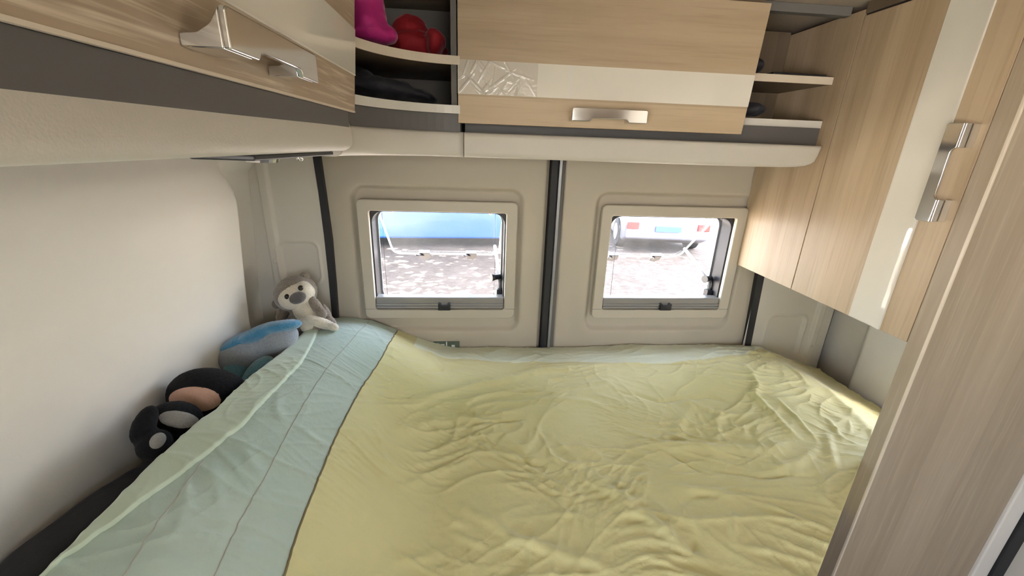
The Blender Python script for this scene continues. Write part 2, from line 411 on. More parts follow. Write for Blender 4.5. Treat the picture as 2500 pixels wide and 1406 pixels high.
# ------------------------------------------------------------------ the setting
o = box('ceiling', -0.72, 1.36, YF, 1.36, ZC, ZC + 0.03, 'ceiling', 0)
struct(o, 'dim beige van ceiling above the overhead cupboards', 'ceiling')
o = box('floor', -0.72, 1.36, YF, 1.36, -1.52, -1.49, 'greyback', 0)
struct(o, 'van floor underneath the raised bed', 'floor')
FWY0, FWY1, FWZ0, FWZ1 = 0.712, 0.960, -0.62, -0.37          # small side window at the foot of the bed, behind the partition
LWY0, LWY1, LWZ0, LWZ1 = -1.35, -0.35, -0.60, -0.04          # living-area window on the left, behind the camera
def side_wall(name, X0, sgn, lab, opening):
    ys = np.unique(np.concatenate([np.linspace(YF, 0.3, 60), np.linspace(0.3, 1.30, 160)])); zs = np.linspace(-1.5, ZC + 0.01, 140)
    Y, Z = np.meshgrid(ys, zs, indexing='ij')
    bulge = 0.030 * sstep(-0.02, -0.55, Z)
    sd = sd_rrect(Y, Z, 0.02, -0.62, 1.10, 0.545, 0.10)          # raised middle panel
    rec = sstep(0.040, -0.006, sd)
    X = X0 + sgn * (bulge + 0.034 * (1 - rec) * sstep(-0.05, -0.10, Z) + 0.010 * (1 - rec))
    y0_, y1_, z0_, z1_ = opening
    m = ~((Y > y0_) & (Y < y1_) & (Z > z0_) & (Z < z1_))[:-1, :-1]
    if sgn > 0: m &= ~((Y > -0.3) & (Y < 0.668))[:-1, :-1]      # doorway beside the camera
    o = grid_obj(name, np.stack([X, Y, Z], -1), 'wall', mask=m, flip=(sgn > 0))
    return struct(o, lab, 'wall')
side_wall('wall_left', -0.600, -1, 'beige moulded side wall behind the plush toys with a broad raised panel', (LWY0, LWY1, LWZ0, LWZ1))
side_wall('wall_right', 1.245, 1, 'beige moulded side wall below the tall oak cupboard', (FWY0, FWY1, FWZ0, FWZ1))
# outer skin behind the lining, so that no daylight leaks in
bm = bmesh.new()
for b_ in ((YF, LWY0, -1.52, ZC + 0.03), (LWY1, 1.36, -1.52, ZC + 0.03), (LWY0, LWY1, -1.52, LWZ0), (LWY0, LWY1, LWZ1, ZC + 0.03)):
    add_box(bm, -0.74, -0.70, b_[0], b_[1], b_[2], b_[3])
struct(bm_obj('wall_outer_left', bm, 'greyback'), 'outer body skin of the van behind the left lining', 'wall')
bm = bmesh.new()
for b_ in ((YF, FWY0 - 0.04, -1.52, ZC + 0.03), (FWY1 + 0.12, 1.36, -1.52, ZC + 0.03), (FWY0 - 0.04, FWY1 + 0.12, -1.52, FWZ0 - 0.03), (FWY0 - 0.04, FWY1 + 0.12, FWZ1 + 0.06, ZC + 0.03)):
    add_box(bm, 1.34, 1.38, b_[0], b_[1], b_[2], b_[3])
struct(bm_obj('wall_outer_right', bm, 'pillar'), 'outer body skin of the van on the cupboard side', 'wall')
bm = bmesh.new()  # unseen end wall, added to limit how much daylight enters from the front
for b_ in ((-0.74, 0.04, -1.52, ZC + 0.03), (0.76, 1.38, -1.52, ZC + 0.03), (0.04, 0.76, -1.52, -0.15), (0.04, 0.76, 0.27, ZC + 0.03)):
    add_box(bm, b_[0], b_[1], YF - 0.03, YF, b_[2], b_[3])
struct(bm_obj('wall_front_added', bm, 'inside'), 'unseen front wall added around an opening sized for daylight', 'wall')

# rear doors
W1 = dict(cx=-0.112, cz=-0.357); W2 = dict(cx=0.641, cz=-0.357)
FW, FH = 0.243, 0.193        # half size of the beige window frame
OW, OH = 0.2085, 0.160       # half size of the opening
OCZ = -0.0015
def rear_door(name, x0, x1, W, lab):
    xs = np.linspace(x0, x1, 190); zs = np.linspace(-0.95, 0.03, 200)
    X, Z = np.meshgrid(xs, zs, indexing='ij')
    sd = sd_rrect(X, Z, W['cx'], W['cz'] - 0.006, FW + 0.014, FH + 0.040, 0.035)
    sd2 = sd_rrect(X, Z, W['cx'], W['cz'] - 0.01, FW + 0.05, FH + 0.075, 0.06)
    Yv = YW + 0.016 * sstep(0.008, -0.008, sd) - 0.006 * sstep(0.03, -0.03, sd2) + 0.004
    Yv += 0.012 * sstep(-0.60, -0.95, Z)
    edge = np.minimum(X - x0, x1 - X); Yv += 0.012 * sstep(0.012, 0.0, edge)
    P = np.stack([X, Yv, Z], -1)
    hole = (np.abs(X - W['cx']) < OW + 0.012) & (np.abs(Z - W['cz'] - OCZ) < OH + 0.012)
    hc = hole[:-1, :-1] & hole[1:, 1:] & hole[:-1, 1:] & hole[1:, :-1]
    o = grid_obj(name, P, 'panel', mask=~hc)
    return struct(o, lab, 'door')
D1 = rear_door('door_1', -0.462, 0.226, W1, 'beige lined rear van door beside the plush toys')
D2 = rear_door('door_2', 0.268, 0.992, W2, 'beige lined rear van door next to the tall oak cupboard')
# outer metal skin of the rear doors with window cut-outs
def back_skin(name, x0, x1, W):
    bm = bmesh.new(); h = (W['cx'] - OW - 0.004, W['cx'] + OW + 0.004, W['cz'] + OCZ - OH - 0.004, W['cz'] + OCZ + OH + 0.004)
    for b in ((x0, h[0], -1.5, 0.36), (h[1], x1, -1.5, 0.36), (h[0], h[1], -1.5, h[2]), (h[0], h[1], h[3], 0.36)):
        add_box(bm, b[0], b[1], 1.325, 1.345, b[2], b[3])
    return struct(bm_obj(name, bm, 'dark'), 'outer metal skin of the rear door around %s window' % ('the first' if x0 < 0 else 'the second'), 'door')
back_skin('door_3', -0.74, 0.247, W1); back_skin('door_4', 0.247, 1.38, W2)

# rubber seals and centre strip
def strip(name, pl, pr, Y, th, mat, lab):
    secs = []
    for a, b in zip(pl, pr):
        A = onY(a, Y); B = onY(b, Y); secs.append([A, B, B + np.array([0, th, 0]), A + np.array([0, th, 0])])
    o = sweep(name, secs, mat, smooth=False); return struct(o, lab, 'trim')
L_l = [(761, 366), (765, 395), (777, 470), (791, 577), (801, 671), (811, 778), (815, 830)]
L_r = [(778, 366), (782, 395), (793, 470), (809, 585), (819, 701), (826, 795), (829, 830)]
strip('trim_1', L_l, L_r, 1.272, 0.03, 'rubber', 'black rubber seal between corner pillar and rear door beside plush monkey')
R_l = [(1903, 372), (1849.6, 672), (1819.6, 838), (1812, 880)]
R_r = [(1920, 372), (1866.4, 676), (1834, 839), (1826, 880)]
strip('trim_2', R_l, R_r, 1.272, 0.03, 'rubber', 'black rubber seal under the tall oak cupboard by the rear door')
c3 = thing('trim_3', (0.247, 1.27, -0.7), 'black and grey centre strip between the two rear doors', 'trim'); c3['kind'] = 'structure'
put(box('rubber_strip', 0.2285, 0.249, 1.274, 1.32, -0.95, 0.03, 'rubber', 0.002), c3)
put(box('metal_strip', 0.2515, 0.2605, 1.270, 1.32, -0.95, 0.03, 'greymetal', 0.0015), c3)
put(box('backing_strip', 0.249, 0.272, 1.285, 1.325, -0.95, 0.03, 'greyback', 0.001), c3)

# corner pillars
def pillar(name, xa, xb, inset, lab, ribx):
    xs = np.linspace(xa, xb, 110); zs = np.linspace(-1.0, 0.03, 240)
    X, Z = np.meshgrid(xs, zs, indexing='ij')
    ix0, ix1, iz0, iz1 = inset
    sd = sd_rrect(X, Z, (ix0 + ix1) / 2, (iz0 + iz1) / 2, (ix1 - ix0) / 2, (iz1 - iz0) / 2, 0.022)
    Yv = 1.274 + 0.008 * sstep(0.003, -0.003, sd) - 0.004 * np.exp(-((sd - 0.005) / 0.004) ** 2)
    dr = np.abs(X - ribx)
    Yv -= 0.012 * sstep(0.017, 0.010, dr)
    return struct(grid_obj(name, np.stack([X, Yv, Z], -1), 'pillar'), lab, 'trim')
P1 = pillar('trim_4', -0.695, -0.452, (-0.590, -0.482, -0.425, -0.300), 'beige corner pillar cover with a rounded inset behind the plush monkey', -0.606)
P2 = pillar('trim_5', 0.972, 1.290, (1.050, 1.190, -0.705, -0.545), 'pale grey corner pillar cover with a rounded inset beside the duvet', 1.236)
def rivet(parent, x, y, z):
    bm = bmesh.new(); bmesh.ops.create_uvsphere(bm, u_segments=12, v_segments=8, radius=0.006, matrix=Matrix.Translation((x, y, z)) @ Matrix.Diagonal((1, 0.4, 1, 1)))
    put(bm_obj('rivet', bm, 'pillar', smooth=True), parent)
rivet(P1, -0.606, 1.262, -0.355); rivet(P2, 1.236, 1.262, -0.66)

# ------------------------------------------------------------------ windows
def window(name, W, stay_side, lab):
    cx, cz = W['cx'], W['cz'] + OCZ
    root = thing(name, (cx, 1.29, cz - OH), lab, 'window'); root['kind'] = 'structure'
    f = put(ring('frame', rrect(cx - FW, cx + FW, W['cz'] - FH, W['cz'] + FH, 0.016), rrect(cx - OW, cx + OW, cz - OH, cz + OH, 0.008), 1.272, 1.290, 'frame', 0.004), root)
    # snap-on lower frame strip joints
    for s in (-1, 1):
        put(box('frame_joint', cx + s * (OW + 0.002) if s > 0 else cx - FW, cx + FW if s > 0 else cx - OW - 0.002, 1.2715, 1.2735, W['cz'] - FH + 0.034, W['cz'] - FH + 0.035, 'greyback', 0), f)
    put(ring('rubber_surround', rrect(cx - OW - 0.006, cx + OW + 0.006, cz - OH - 0.006, cz + OH + 0.006, 0.008), rrect(cx - OW + 0.004, cx + OW - 0.004, cz - OH + 0.004, cz + OH - 0.004, 0.035), 1.290, 1.350, 'dark', 0.002), root)
    put(ring('seal_lip', rrect(cx - OW + 0.002, cx + OW - 0.002, cz - OH + 0.002, cz + OH - 0.002, 0.035), rrect(cx - OW + 0.010, cx + OW - 0.010, cz - OH + 0.008, cz + OH - 0.006, 0.034), 1.350, 1.356, 'greymetal', 0.001), root)
    # blind cassette at the bottom
    b = put(box('blind_cassette', cx - OW + 0.001, cx + OW - 0.001, 1.276, 1.312, cz - OH + 0.001, cz - OH + 0.042, 'blind', 0.004), root)
    put(box('blind_rail', cx - OW + 0.002, cx + OW - 0.002, 1.272, 1.280, cz - OH + 0.017, cz - OH + 0.021, 'greymetal', 0.001), b)
    put(box('blind_rail', cx - OW + 0.002, cx + OW - 0.002, 1.272, 1.280, cz - OH + 0.009, cz - OH + 0.012, 'greymetal', 0.001), b)
    k = cx + 0.012
    put(prism('blind_clip', [(k - 0.020, 1.262, cz - OH + 0.001), (k + 0.020, 1.262, cz - OH + 0.001), (k + 0.020, 1.262, cz - OH + 0.024), (k + 0.014, 1.262, cz - OH + 0.026), (k + 0.008, 1.262, cz - OH + 0.019), (k - 0.008, 1.262, cz - OH + 0.019), (k - 0.014, 1.262, cz - OH + 0.026), (k - 0.020, 1.262, cz - OH + 0.024)], (0, 0.016, 0), 'dark', 0.002), b)
    for s in (-1, 1):
        x = cx + s * (OW - 0.034)
        put(tube('blind_cord', [(x, 1.302, cz - OH + 0.03), (x + 0.002 * s, 1.302, cz), (x, 1.302, cz + OH)], 0.0006, 'dark', 6), root)
    # open pane, hinged along its top edge and swung out
    pw, ph, ang = OW - 0.002, 0.315, math.radians(47)
    y0, z0 = 1.372, cz + OH - 0.006
    def P(u, v, n=0.0):
        return (cx + u, y0 + v * math.sin(ang) + n * math.cos(ang), z0 - v * math.cos(ang) + n * math.sin(ang))
    ol = [(u, v) for u, v in rrect(-pw, pw, 0.0, ph, 0.035)]
    bm = bmesh.new(); A = [bm.verts.new(P(u, v)) for u, v in ol]; B = [bm.verts.new(P(u, v, 0.012)) for u, v in ol]
    bm.faces.new(A); bm.faces.new(B[::-1])
    pane = put(bm_obj('pane', bm, 'pane'), root)
    put(tube('pane_rim', [P(u, v, 0.006) for u, v in ol] + [P(*ol[0], 0.006)], 0.0036, 'rim', 8), pane)
    for u in (-0.085, 0.095):
        la = put(prism('latch', [P(u - 0.020, ph - 0.036, -0.012), P(u + 0.022, ph - 0.036, -0.012), P(u + 0.026, ph - 0.004, -0.012), P(u + 0.008, ph + 0.016, -0.012), P(u - 0.016, ph + 0.006, -0.012)], Vector(P(0, 0, 0.004)) - Vector(P(0, 0, -0.012)), 'dark', 0.002), pane)
        put(tube('latch_lever', [P(u - 0.004, ph - 0.018, -0.010), P(u - 0.020, ph - 0.036, -0.022), P(u - 0.030, ph - 0.05, -0.026)], [0.005, 0.004, 0.003], 'dark'), la)
    for s in (1,):
        u = s * (pw - 0.010)
        a = Vector(P(u - s * 0.004, 0.03, -0.006)); c = Vector((cx + s * (OW - 0.012), 1.335, cz - 0.075)); e = Vector(P(u - s * 0.010, ph - 0.09, -0.006))
        st = put(tube('stay_arm', [c + Vector((0, 0, -0.04)), c, c + (e - c) * 0.55, e], [0.008, 0.008, 0.006, 0.006], 'blind'), root)
        put(tube('stay_knob', [c + Vector((-s * 0.030, -0.014, 0.012)), c + Vector((-s * 0.018, -0.010, 0.012)), c + Vector((0, 0, 0.012))], [0.014, 0.010, 0.009], 'dark', 10), st)
        put(box('stay_bracket', c.x - 0.011, c.x + 0.008, 1.318, 1.345, c.z - 0.056, c.z - 0.030, 'dark', 0.002), st)
    for s in (-1, 1):
        bmh = bmesh.new(); bmesh.ops.create_uvsphere(bmh, u_segments=12, v_segments=8, radius=0.006, matrix=Matrix.Translation(P(s * (pw - 0.045), 0.012, -0.002)))
        put(bm_obj('hinge_stud', bmh, 'rim', smooth=True), pane)
    return root
window('window_1', W1, 1, 'open rear window in cream frame nearest the plush toys')
window('window_2', W2, -1, 'open rear window in cream frame beside the tall oak cupboard')

w3 = thing('window_3', (1.30, 0.83, FWZ0), 'small side window at the foot of the bed behind the oak partition', 'window'); w3['kind'] = 'structure'
bm = bmesh.new()
for b_ in ((FWY0 - 0.03, FWY0, FWZ0 - 0.03, FWZ1 + 0.03), (FWY1, FWY1 + 0.03, FWZ0 - 0.03, FWZ1 + 0.03), (FWY0, FWY1, FWZ0 - 0.03, FWZ0), (FWY0, FWY1, FWZ1, FWZ1 + 0.03)):
    add_box(bm, 1.268, 1.288, b_[0], b_[1], b_[2], b_[3])
put(bm_obj('frame', bm, 'frame'), w3)
put(box('pane', 1.276, 1.280, FWY0, FWY1, FWZ0, FWZ1, 'pane', 0), w3)

# small sticker on the lower rear door
s = thing('sticker', (-0.095, 1.284, -0.67), 'small dark green and white sticker low on rear door above duvet', 'sticker')
put(box('backing', -0.140, -0.052, 1.2825, 1.2850, -0.675, -0.640, 'label', 0), s)
for a, b_, z0_, z1_ in ((-0.132, -0.121, -0.672, -0.646), (-0.118, -0.103, -0.672, -0.649), (-0.098, -0.094, -0.675, -0.640), (-0.079, -0.068, -0.672, -0.652)):
    put(box('print_patch', a, b_, 1.2815, 1.2830, z0_, z1_, 'labelw', 0), s)

# ------------------------------------------------------------------ handles
def handle(origin, U, V, NN, parent, L=0.172):
    """U along the bar, V towards the side without feet, NN out of the door"""
    U, V, NN, O = Vector(U), Vector(V), Vector(NN), Vector(origin)
    def Q(u, v, n): return O + U * u + V * v + NN * n
    bm = bmesh.new()
    h = L / 2
    prof = [(-h, -0.0065), (-h + 0.042, -0.0065), (-h + 0.046, -0.0015), (-h + 0.050, 0.0), (h - 0.050, 0.0), (h - 0.046, -0.0015), (h - 0.042, -0.0065), (h, -0.0065), (h, 0.019), (h - 0.003, 0.0215), (-h + 0.003, 0.0215), (-h, 0.019)]
    a = [bm.verts.new(Q(u, v, 0.034)) for u, v in prof]; b = [bm.verts.new(Q(u, v, 0.0285)) for u, v in prof]
    bm.faces.new(a); bm.faces.new(b[::-1]); n = len(prof)
    for i in range(n): bm.faces.new((a[i], b[i], b[(i + 1) % n], a[(i + 1) % n]))
    main = bm_obj('handle', bm, 'chrome', bevel=0.0016)
    put(main, parent)
    for sgn in (-1, 1):
        bm = bmesh.new(); u0, u1 = sorted((sgn * (h - 0.0005), sgn * (h - 0.0415)))
        prof2 = [(-0.0062, 0.0), (-0.0062, 0.0285), (0.0205, 0.0285), (0.010, 0.022), (0.004, 0.012), (0.003, 0.0)]
        sides = []
        for u in (u0, u1): sides.append([bm.verts.new(Q(u, v, nn)) for v, nn in prof2])
        bm.faces.new(sides[0]); bm.faces.new(sides[1][::-1])
        for i in range(len(prof2)): j = (i + 1) % len(prof2); bm.faces.new((sides[0][i], sides[1][i], sides[1][j], sides[0][j]))
        f = bm_obj('handle_foot', bm, 'chrome', bevel=0.0012); f.parent = parent; f.matrix_parent_inverse = main.matrix_parent_inverse
    return main

# ------------------------------------------------------------------ left overhead cupboard
def XL(z): return -0.2075 + 0.085 * (z - 0.045)
YE = 0.789
lc = thing('overhead_cupboard', (-0.42, 0.3, 0.03), 'overhead cupboard along the side wall with chrome handle and padded lower edge', 'cupboard')
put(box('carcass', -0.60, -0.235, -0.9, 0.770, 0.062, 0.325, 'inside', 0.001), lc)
def slab_left(name, z0, z1, th, mat, y0=-0.45, y1=YE, off=0.0, bevel=0.0):
    pts = [(XL(z0) + off, y0, z0), (XL(z0) + off, y1, z0), (XL(z1) + off, y1, z1), (XL(z1) + off, y0, z1)]
    return hexa(name, pts + [(p[0] - th, p[1], p[2]) for p in pts], mat, bevel)
dl = put(slab_left('door', 0.0456, 0.316, 0.018, 'wood_y', bevel=0.001), lc)
put(slab_left('cream_stripe', 0.103, 0.170, 0.0012, 'white', off=0.0008), dl)
put(slab_left('edge_band', 0.0445, 0.0470, 0.0040, 'edge', off=0.0006), dl)
put(slab_left('stripe_edge', 0.1020, 0.1036, 0.0014, 'edge_white', off=0.0012), dl)
hl = handle((XL(0.064), 0.431, 0.0640), (0, 1, 0), (0, 0, 1), (1, 0, 0), dl)
put(box('fascia', -0.30, -0.2125, -0.9, 0.766, 0.010, 0.0450, 'fascia', 0.001), lc)
# padded trim below the left door
def trim_profile(top, bot, depth, bulge=0.006, r=0.018):
    """(outward offset, z) list from the top back edge round to the bottom back edge"""
    pts = [(-0.030, top - 0.001), (-0.004, top), (0.0, top - 0.004)]
    for t in np.linspace(0.15, 0.9, 5):
        pts.append((bulge * math.sin(math.pi * 0.6 * t), top - 0.004 + (bot + r - top + 0.004) * t))
    bx = bulge * math.sin(math.pi * 0.6 * 0.9)
    for k in range(0, 7):
        a = math.radians(90 * k / 6); pts.append((bx - r + r * math.cos(a), bot + r - r * math.sin(a)))
    pts.append((-depth, bot)); pts.append((-depth, bot + 0.012)); pts.append((-0.035, bot + 0.012)); return pts
TP = trim_profile(0.026, -0.0175, 0.30, 0.004, 0.012)
secs = []
ends = [(0.0, 0.0)] + []
for y in (-0.9, 0.0, 0.2, 0.4, 0.6, 0.70, 0.742, 0.750, 0.756, 0.761, 0.765, 0.768, 0.7705, 0.772):
    ring_ = []; t = max(0.0, (y - 0.742) / 0.030); zc = -0.0175 + 0.030 * (1 - math.sqrt(max(0.0, 1 - t * t)))
    for ox, z in TP:
        zz = max(z, zc) if t > 0 else z
        zz += 0.004 * float(sstep(0.2, 0.75, y)) * (1 if z > 0.01 else 0)
        ring_.append((-0.214 + ox, y, zz))
    secs.append(ring_)
put(sweep('padded_trim', secs, 'trim'), lc)

# reading lamp set flush under the trim
lp = thing('reading_lamp', (-0.27, 0.52, -0.02), 'slim chrome reading lamp under the padded edge of side cupboard', 'lamp')
Cq = [(-0.232, y, -0.0205) for y in (0.44, 0.50, 0.56, 0.62, 0.70, 0.745)]
bm = bmesh.new(); add_box(bm, -0.285, -0.222, 0.455, 0.70, -0.0235, -0.0175); put(bm_obj('base_plate', bm, 'dark', bevel=0.002), lp)
bm = bmesh.new(); bmesh.ops.create_cone(bm, cap_ends=True, segments=24, radius1=0.017, radius2=0.019, depth=0.006, matrix=Matrix.Translation((-0.252, 0.535, -0.0255))); put(bm_obj('lamp_head', bm, 'chrome', smooth=False), lp)
bm = bmesh.new(); bmesh.ops.create_uvsphere(bm, u_segments=12, v_segments=8, radius=0.005, matrix=Matrix.Translation((-0.235, 0.60, -0.0245))); put(bm_obj('switch', bm, 'chrome', smooth=True), lp)

# ------------------------------------------------------------------ corner shelf unit (cove)
ACX, ACY, AR = -0.035, 0.800, 0.200
def arc(r, n=18, a0=180, a1=90):
    return [(ACX + r * math.cos(math.radians(a0 + (a1 - a0) * k / n)), ACY + r * math.sin(math.radians(a0 + (a1 - a0) * k / n))) for k in range(n + 1)]
cs = thing('corner_shelf', (-0.3, 1.1, 0.02), 'open curved corner shelf unit holding pink and dark clothes', 'shelf')
def cove_shelf(name, z0, z1, r, mat):
    front = arc(r); back = [(-0.04, 1.275), (-0.595, 1.275), (-0.595, 0.79)]
    poly = [(x, y, z0) for x, y in front + back]
    return put(prism(name, poly, (0, 0, z1 - z0), mat), cs)
def cove_band(name, z0, z1, r, th, mat):
    f = arc(r); b_ = arc(r + th); secs_ = []
    for (x, y), (x2, y2) in zip(f, b_): secs_.append([(x, y, z0), (x, y, z1), (x2, y2, z1), (x2, y2, z0)])
    o_ = sweep(name, secs_, mat, smooth=False); return put(o_, cs)
s1 = cove_shelf('shelf', 0.1615, 0.1765, AR, 'inside')
cove_band('shelf_edge', 0.1605, 0.1775, AR - 0.0015, 0.004, 'edge')
cove_shelf('shelf', 0.0645, 0.0795, AR, 'inside')
cove_band('shelf_edge', 0.0635, 0.0805, AR - 0.0015, 0.004, 'edge_white')
cove_band('fascia', 0.020, 0.0635, AR + 0.010, 0.006, 'fascia')
put(box('back_panel', -0.597, -0.040, 1.262, 1.274, 0.02, 0.325, 'greyback', 0), cs)
put(box('side_panel', -0.600, -0.590, 0.79, 1.262, 0.02, 0.325, 'greyback', 0), cs)
put(box('end_panel', -0.054, -0.042, 1.004, 1.262, 0.0805, 0.325, 'greyback', 0), cs)
put(box('end_panel', -0.590, -0.237, 0.772, 0.788, 0.0805, 0.325, 'greyback', 0), cs)
TP2 = trim_profile(0.0255, -0.0285, 0.16, 0.003, 0.012)
secs = []
for k in range(0, 25):
    a = math.radians(184 - 96 * k / 24); ca, sa = math.cos(a), math.sin(a)
    kk = 1.0 if k < 24 else 1.0
    secs.append([(ACX + (AR + 0.004 - ox) * ca, ACY + (AR + 0.004 - ox) * sa, z) for ox, z in TP2])
put(sweep('padded_trim', secs, 'trim'), cs)

# ------------------------------------------------------------------ rear overhead cupboard
YD = 1.000
XD0, XD1 = -0.0395, 0.632
rc = thing('overhead_cupboard', (0.42, 1.15, 0.02), 'overhead cupboard above the rear windows with open end shelves', 'cupboard')
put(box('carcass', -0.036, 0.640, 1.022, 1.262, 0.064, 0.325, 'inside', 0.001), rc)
def slab_rear(name, z0, z1, y0, y1, mat, x0=XD0, x1=XD1, bevel=0.0):
    k = 0.035
    pts = [(x0, y0, z0), (x1 + k * (z0 - 0.045), y0, z0), (x1 + k * (z1 - 0.045), y0, z1), (x0, y0, z1)]
    return hexa(name, pts + [(p[0], y1, p[2]) for p in pts], mat, bevel)
dr = put(slab_rear('door', 0.0445, 0.313, YD, YD + 0.018, 'wood_h', bevel=0.001), rc)
put(slab_rear('cream_stripe', 0.1045, 0.1715, YD - 0.0006, YD + 0.001, 'white'), dr)
put(slab_rear('stripe_joint', 0.1045, 0.1715, YD - 0.0010, YD, 'edge_white', 0.205, 0.208), dr)
handle((0.297, YD, 0.0635), (1, 0, 0), (0, 0, 1), (0, -1, 0), dr)
# loose protective film on the stripe
xs = np.linspace(XD0 + 0.002, 0.135, 150); zs = np.linspace(0.1050, 0.1710, 60)
X, Z = np.meshgrid(xs, zs, indexing='ij')
def creases(X, Z):
    h = np.zeros_like(X); rs = np.random.RandomState(5)
    for i in range(26):
        cx_, cz_ = rs.uniform(XD0, 0.12), rs.uniform(0.10, 0.172); th = rs.choice([-0.9, 0.7, 1.2, -0.4]) + rs.uniform(-0.25, 0.25)
        d_ = -(X - cx_) * math.sin(th) + (Z - cz_) * math.cos(th); l_ = (X - cx_) * math.cos(th) + (Z - cz_) * math.sin(th)
        h += 0.0022 * rs.uniform(0.4, 1) * np.exp(-(d_ / 0.0016) ** 2) * np.exp(-(l_ / rs.uniform(0.012, 0.03)) ** 2)
    return h
fade = sstep(0.13, 0.03, X)
put(grid_obj('protective_film', np.stack([X, YD - 0.0012 - creases(X, Z) * (0.25 + 0.75 * fade), Z], -1), 'film'), dr)
# open end shelves on the right
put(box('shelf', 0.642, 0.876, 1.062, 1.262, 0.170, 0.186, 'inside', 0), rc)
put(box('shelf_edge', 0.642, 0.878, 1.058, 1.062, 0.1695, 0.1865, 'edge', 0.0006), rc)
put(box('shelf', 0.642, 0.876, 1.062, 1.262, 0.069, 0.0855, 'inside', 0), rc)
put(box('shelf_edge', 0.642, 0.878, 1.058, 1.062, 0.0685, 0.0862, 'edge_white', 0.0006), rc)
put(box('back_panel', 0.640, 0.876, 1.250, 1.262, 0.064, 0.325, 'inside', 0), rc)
put(box('top_rail', -0.034, 0.878, 1.055, 1.075, 0.3155, 0.3345, 'greyback', 0.001), rc)
put(box('side_panel', 0.636, 0.642, 1.024, 1.262, 0.064, 0.325, 'inside', 0), rc)
put(box('fascia', -0.026, 0.870, 1.050, 1.066, 0.015, 0.0685, 'fascia', 0.001), rc)
secs = []
XT0, XT1 = -0.0265, 0.845
for x, k in [(XT0, 0.0), (XT0 + 0.002, 0.0), (0.3, 0.0), (0.66, 0.0), (0.76, 0.06), (0.79, 0.12), (0.812, 0.26), (0.826, 0.5), (0.834, 0.75), (0.838, 1.0)]:
    ring_ = []
    for ox, z in TP2:
        zz = max(z, -0.0285 + 0.040 * k * (0.55 if k < 1 else 0.75)); tx = 0.010 * max(0.0, (zz + 0.005) / 0.03) if k >= 0.5 else 0.0
        ring_.append((x + tx, 0.998 - ox * (1 - 0.2 * k) + 0.004 * k, zz))
    secs.append(ring_)
put(sweep('padded_trim', secs, 'trim'), rc)

# ------------------------------------------------------------------ tall cupboard on the right
XC = 0.880
wc = thing('tall_cupboard', (1.06, 0.98, -0.352), 'tall hanging oak cupboard with cream stripe and upright chrome handle', 'cupboard')
put(box('carcass', 0.900, 1.235, 0.690, 1.262, -0.346, 0.320, 'inside', 0), wc)
put(box('side_panel', XC, 0.899, 1.0195, 1.284, -0.352, 0.320, 'wood_v', 0.0008), wc)
dc = put(box('door', XC, 0.898, 0.690, 1.0165, -0.352, 0.3065, 'wood_v', 0.0008), wc)
ts = np.linspace(-1, 1, 17); zz_ = np.array([-0.3515, 0.3060])
T_, Z_ = np.meshgrid(ts, zz_, indexing='ij')
put(grid_obj('cream_stripe', np.stack([XC - 0.0036 + 0.0030 * (1 - np.minimum(T_, 0) ** 2), 0.789 + 0.0385 * T_, Z_], -1), 'white', flip=True), dc)
for ya, yb in ((0.7493, 0.7507), (0.8273, 0.8287)):
    put(box('stripe_edge', XC - (0.0036 if ya < 0.8 else 0.0008), XC + 0.001, ya, yb, -0.3515, 0.3060, 'edge_white', 0), dc)
put(box('shadow_gap', XC + 0.004, 0.899, 1.0160, 1.0200, -0.350, 0.3065, 'gap', 0), wc)
put(box('top_gap', XC + 0.003, 0.899, 0.690, 1.0165, 0.3070, 0.3110, 'gap', 0), wc)
put(box('top_rail', XC, 0.899, 0.690, 1.0165, 0.3110, 0.3345, 'inside', 0), wc)
handle((XC, 0.7085, -0.0215), (0, 0, 1), (0, 1, 0), (-1, 0, 0), dc, 0.174)

# partition beside it
pt = thing('wall_partition', (1.07, 0.67, -1.4), 'oak partition beside the tall cupboard with a pale front edge', 'partition'); pt['kind'] = 'structure'
put(box('panel', XC + 0.0015, 1.264, 0.6555, 0.6885, -1.49, 0.330, 'wood_p', 0.0), pt)
put(box('edge_band', XC - 0.0012, XC + 0.0030, 0.6530, 0.6580, -1.49, 0.330, 'edge', 0.0008), pt)
put(box('end_post', XC, XC + 0.0025, 0.6570, 0.6880, -1.49, 0.330, 'wood_p', 0), pt)
tr6 = struct(box('trim_6', 1.2645, 1.3110, 0.648, 0.690, -1.49, 0.330, 'wall', 0.004), 'grey beige post closing the oak partition', 'trim')
tr7 = struct(box('trim_7', 1.3115, 1.352, 0.640, 0.700, -1.49, 0.330, 'rubber', 0.004), 'black rubber seal at the far end of the partition', 'trim')
tr8 = struct(box('trim_8', 1.353, 1.60, 0.650, 0.690, -1.49, 0.330, 'pillar', 0.004), 'pale door frame beyond the black rubber seal', 'trim')

# ------------------------------------------------------------------ numpy gradient noise
_rs = np.random.RandomState(11); _perm = np.concatenate([_rs.permutation(256)] * 2); _ga = _rs.uniform(0, 2 * np.pi, 256)
def perlin(x, y, seed=0):
    x = np.asarray(x) + 31.7 * seed; y = np.asarray(y) + 17.3 * seed
    xi = np.floor(x).astype(int); yi = np.floor(y).astype(int); xf = x - xi; yf = y - yi
    def g(ix, iy, fx, fy):
        h = _ga[_perm[(_perm[ix & 255] + iy) & 255]]; return np.cos(h) * fx + np.sin(h) * fy
    u = xf ** 3 * (xf * (xf * 6 - 15) + 10); v = yf ** 3 * (yf * (yf * 6 - 15) + 10)
    a = g(xi, yi, xf, yf); b_ = g(xi + 1, yi, xf - 1, yf); c = g(xi, yi + 1, xf, yf - 1); d_ = g(xi + 1, yi + 1, xf - 1, yf - 1)
    return 1.41 * ((a * (1 - u) + b_ * u) * (1 - v) + (c * (1 - u) + d_ * u) * v)

